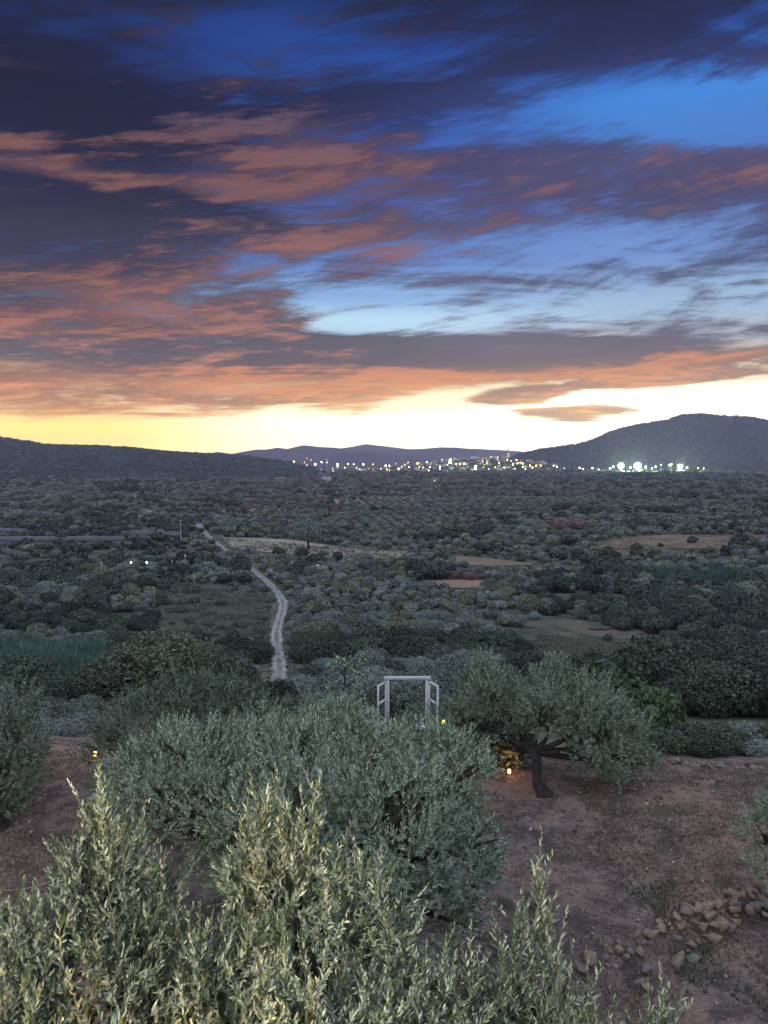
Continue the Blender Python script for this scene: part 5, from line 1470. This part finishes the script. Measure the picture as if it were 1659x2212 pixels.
# street lamps, placed where they show in the photograph's town
LAMP_PX = [(635, 997, 'c', 2), (681, 1003, 'w', 3), (729, 1003, 'c', 3), (695, 999, 'w', 1), (706, 999, 'y', 1), (764, 1003, 'w', 1), (752, 1002, 'w', 1), (785, 1003, 'w', 2), (806, 1003, 'y', 1), (822, 1013, 'w', 1), (833, 1006, 'w', 2), (841, 1006, 'w', 1), (836, 1014, 'o', 2), (861, 1013, 'w', 2),
           (868, 1008, 'w', 1), (884, 1009, 'w', 1), (902, 1001, 'y', 3), (922, 998, 'w', 2), (906, 1009, 'y', 1), (914, 1010, 'w', 1), (929, 1009, 'w', 1), (950, 1008, 'w', 2), (973, 1001, 'c', 4), (985, 1004, 'w', 1), (994, 1005, 'y', 2), (1003, 1005, 'w', 2), (1027, 1013, 'c', 4), (1043, 1003, 'y', 1),
           (1052, 1005, 'w', 1), (1060, 990, 'y', 1), (1075, 990, 'y', 1), (1078, 1004, 'w', 1), (1108, 1006, 'w', 2), (1118, 1004, 'y', 2), (1124, 1003, 'y', 2), (1130, 1012, 'w', 1), (1129, 1004, 'o', 3), (1145, 1007, 'y', 2), (1158, 1007, 'y', 2), (1168, 1007, 'y', 2), (1196, 1006, 'w', 1), (1203, 1008, 'w', 1), (1220, 1012, 'w', 2), (1229, 1014, 'w', 1),
           (1252, 1011, 'w', 2), (1259, 1013, 'w', 1), (1280, 1011, 'w', 2), (1293, 1014, 'w', 1), (1135, 1020, 'y', 1), (1089, 1013, 'w', 1), (1096, 1000, 'y', 1), (745, 1010, 'y', 1), (770, 1010, 'y', 1), (855, 1002, 'o', 1), (1010, 1011, 'w', 1), (950, 1014, 'w', 1), (1070, 1012, 'y', 1), (1150, 1013, 'w', 1),
           (1318, 1012, 'c', 3), (1325, 1008, 'c', 2), (1362, 1010, 'c', 2), (1395, 1009, 'c', 3), (1408, 1012, 'c', 1), (1416, 1008, 'c', 2), (1428, 1004, 'w', 1), (1445, 1004, 'w', 1), (1450, 1003, 'y', 3), (1484, 1010, 'c', 2), (1508, 1011, 'y', 1), (1520, 1012, 'w', 1)]
for _ in range(40):
    LAMP_PX.append((float(rgt.uniform(650, 1190)), float(rgt.uniform(990, 1019)), 'wyyowyw'[rgt.integers(7)], 0))
GM = {'w': G_TOWN_W, 'y': G_TOWN_Y, 'o': G_TOWN_O, 'c': G_TOWN_C}
for px, py, c, s in LAMP_PX:
    y = 2420.0 if px > 1210 else float(np.interp(py, [988, 1000, 1006, 1014, 1022], [2740, 2660, 2560, 2470, 2350]))
    x, _, z = at_dist(px, py, y); g = tz(x, y)
    h = max(7.0, z - g)
    side = 'along the road right of the town' if px > 1180 else 'at the left end of the town' if px < 850 else 'in the middle of the town'
    word = {'w': 'white', 'y': 'yellow', 'o': 'orange', 'c': 'cool white'}[c]
    lamp_post(x, y, h, (0.65, 1.0, 1.6, 2.3, 3.0)[s], GM[c], word + ' street lamp ' + side, word + ' street lamps ' + side)
# floodlight masts of the sports ground
def flood_mast(px, py, y, wide, rows, label, power=1600000):
    x, _, z = at_dist(px, py, y); g = tz(x, y); h = max(14, z - g)
    o = thing('floodlight_mast', label, 'floodlight', (x, y, g), 'floodlights of the sports ground')
    link('mast', make_mesh('mast', [(*tube([(0, 0, -1), (0, 0, h)], (0.7, 0.4), 8), 0, None)], M_POLE), o)
    link('lamp_rack', make_mesh('lamp_rack', [(*box(-wide * 0.36, wide * 0.36, 0, 0.5, h - rows * 0.9, h + rows * 0.9),)], M_CONC_D), o)
    n = max(2, int(wide / 2.6))
    for r_ in range(rows):
        for k in range(n):
            cx = (k + 0.5) / n * wide - wide / 2; cz = h + (r_ + 0.5 - rows / 2) * 2.6
            if (cx / wide * 2) ** 2 + ((r_ + 0.5) / rows * 2 - 1) ** 2 > 1.05: continue
            link('floodlight', make_mesh('floodlight', [(ICO1[0] * np.array((1.15, 0.7, 1.15)) + np.array((cx, -0.6, cz)), ICO1[1])], G_FLOOD), o)
    d = bpy.data.lights.new('lamp_light', 'POINT'); d.energy = power; d.color = (0.62, 1.0, 0.62); d.shadow_soft_size = 3
    link('lamp_light', d, o, (0, -6, h))
flood_mast(1341, 1006, 2400, 21, 7, 'left of the two brightest floodlight masts right of the town')
flood_mast(1377, 1006, 2400, 23, 8, 'right of the two brightest floodlight masts right of the town')
flood_mast(1469, 1008, 2430, 18, 6, 'smaller floodlight mast farther right under the big hill')
flood_mast(973, 1001, 2640, 7, 3, 'small floodlight mast in the middle of the town', 90000)
flood_mast(1027, 1012, 2480, 6, 2, 'small floodlight mast at the lower edge of the town', 90000)

# ================================================================== haze over the plain
def haze():
    v, f = box(-7500, 7500, -7500, 7500, -40, 235)
    m, t, out = material('evening haze')
    pv = t.nodes.new('ShaderNodeVolumePrincipled')
    pv.inputs['Color'].default_value = (0.74, 0.66, 0.92, 1)
    pv.inputs['Density'].default_value = HAZE
    pv.inputs['Anisotropy'].default_value = 0.2
    t.links.new(pv.outputs[0], out.inputs['Volume'])
    o = link('haze', make_mesh('haze', [(v, f)], m))
    stuff(o, 'thin evening haze lying over the whole valley', 'haze')
haze()
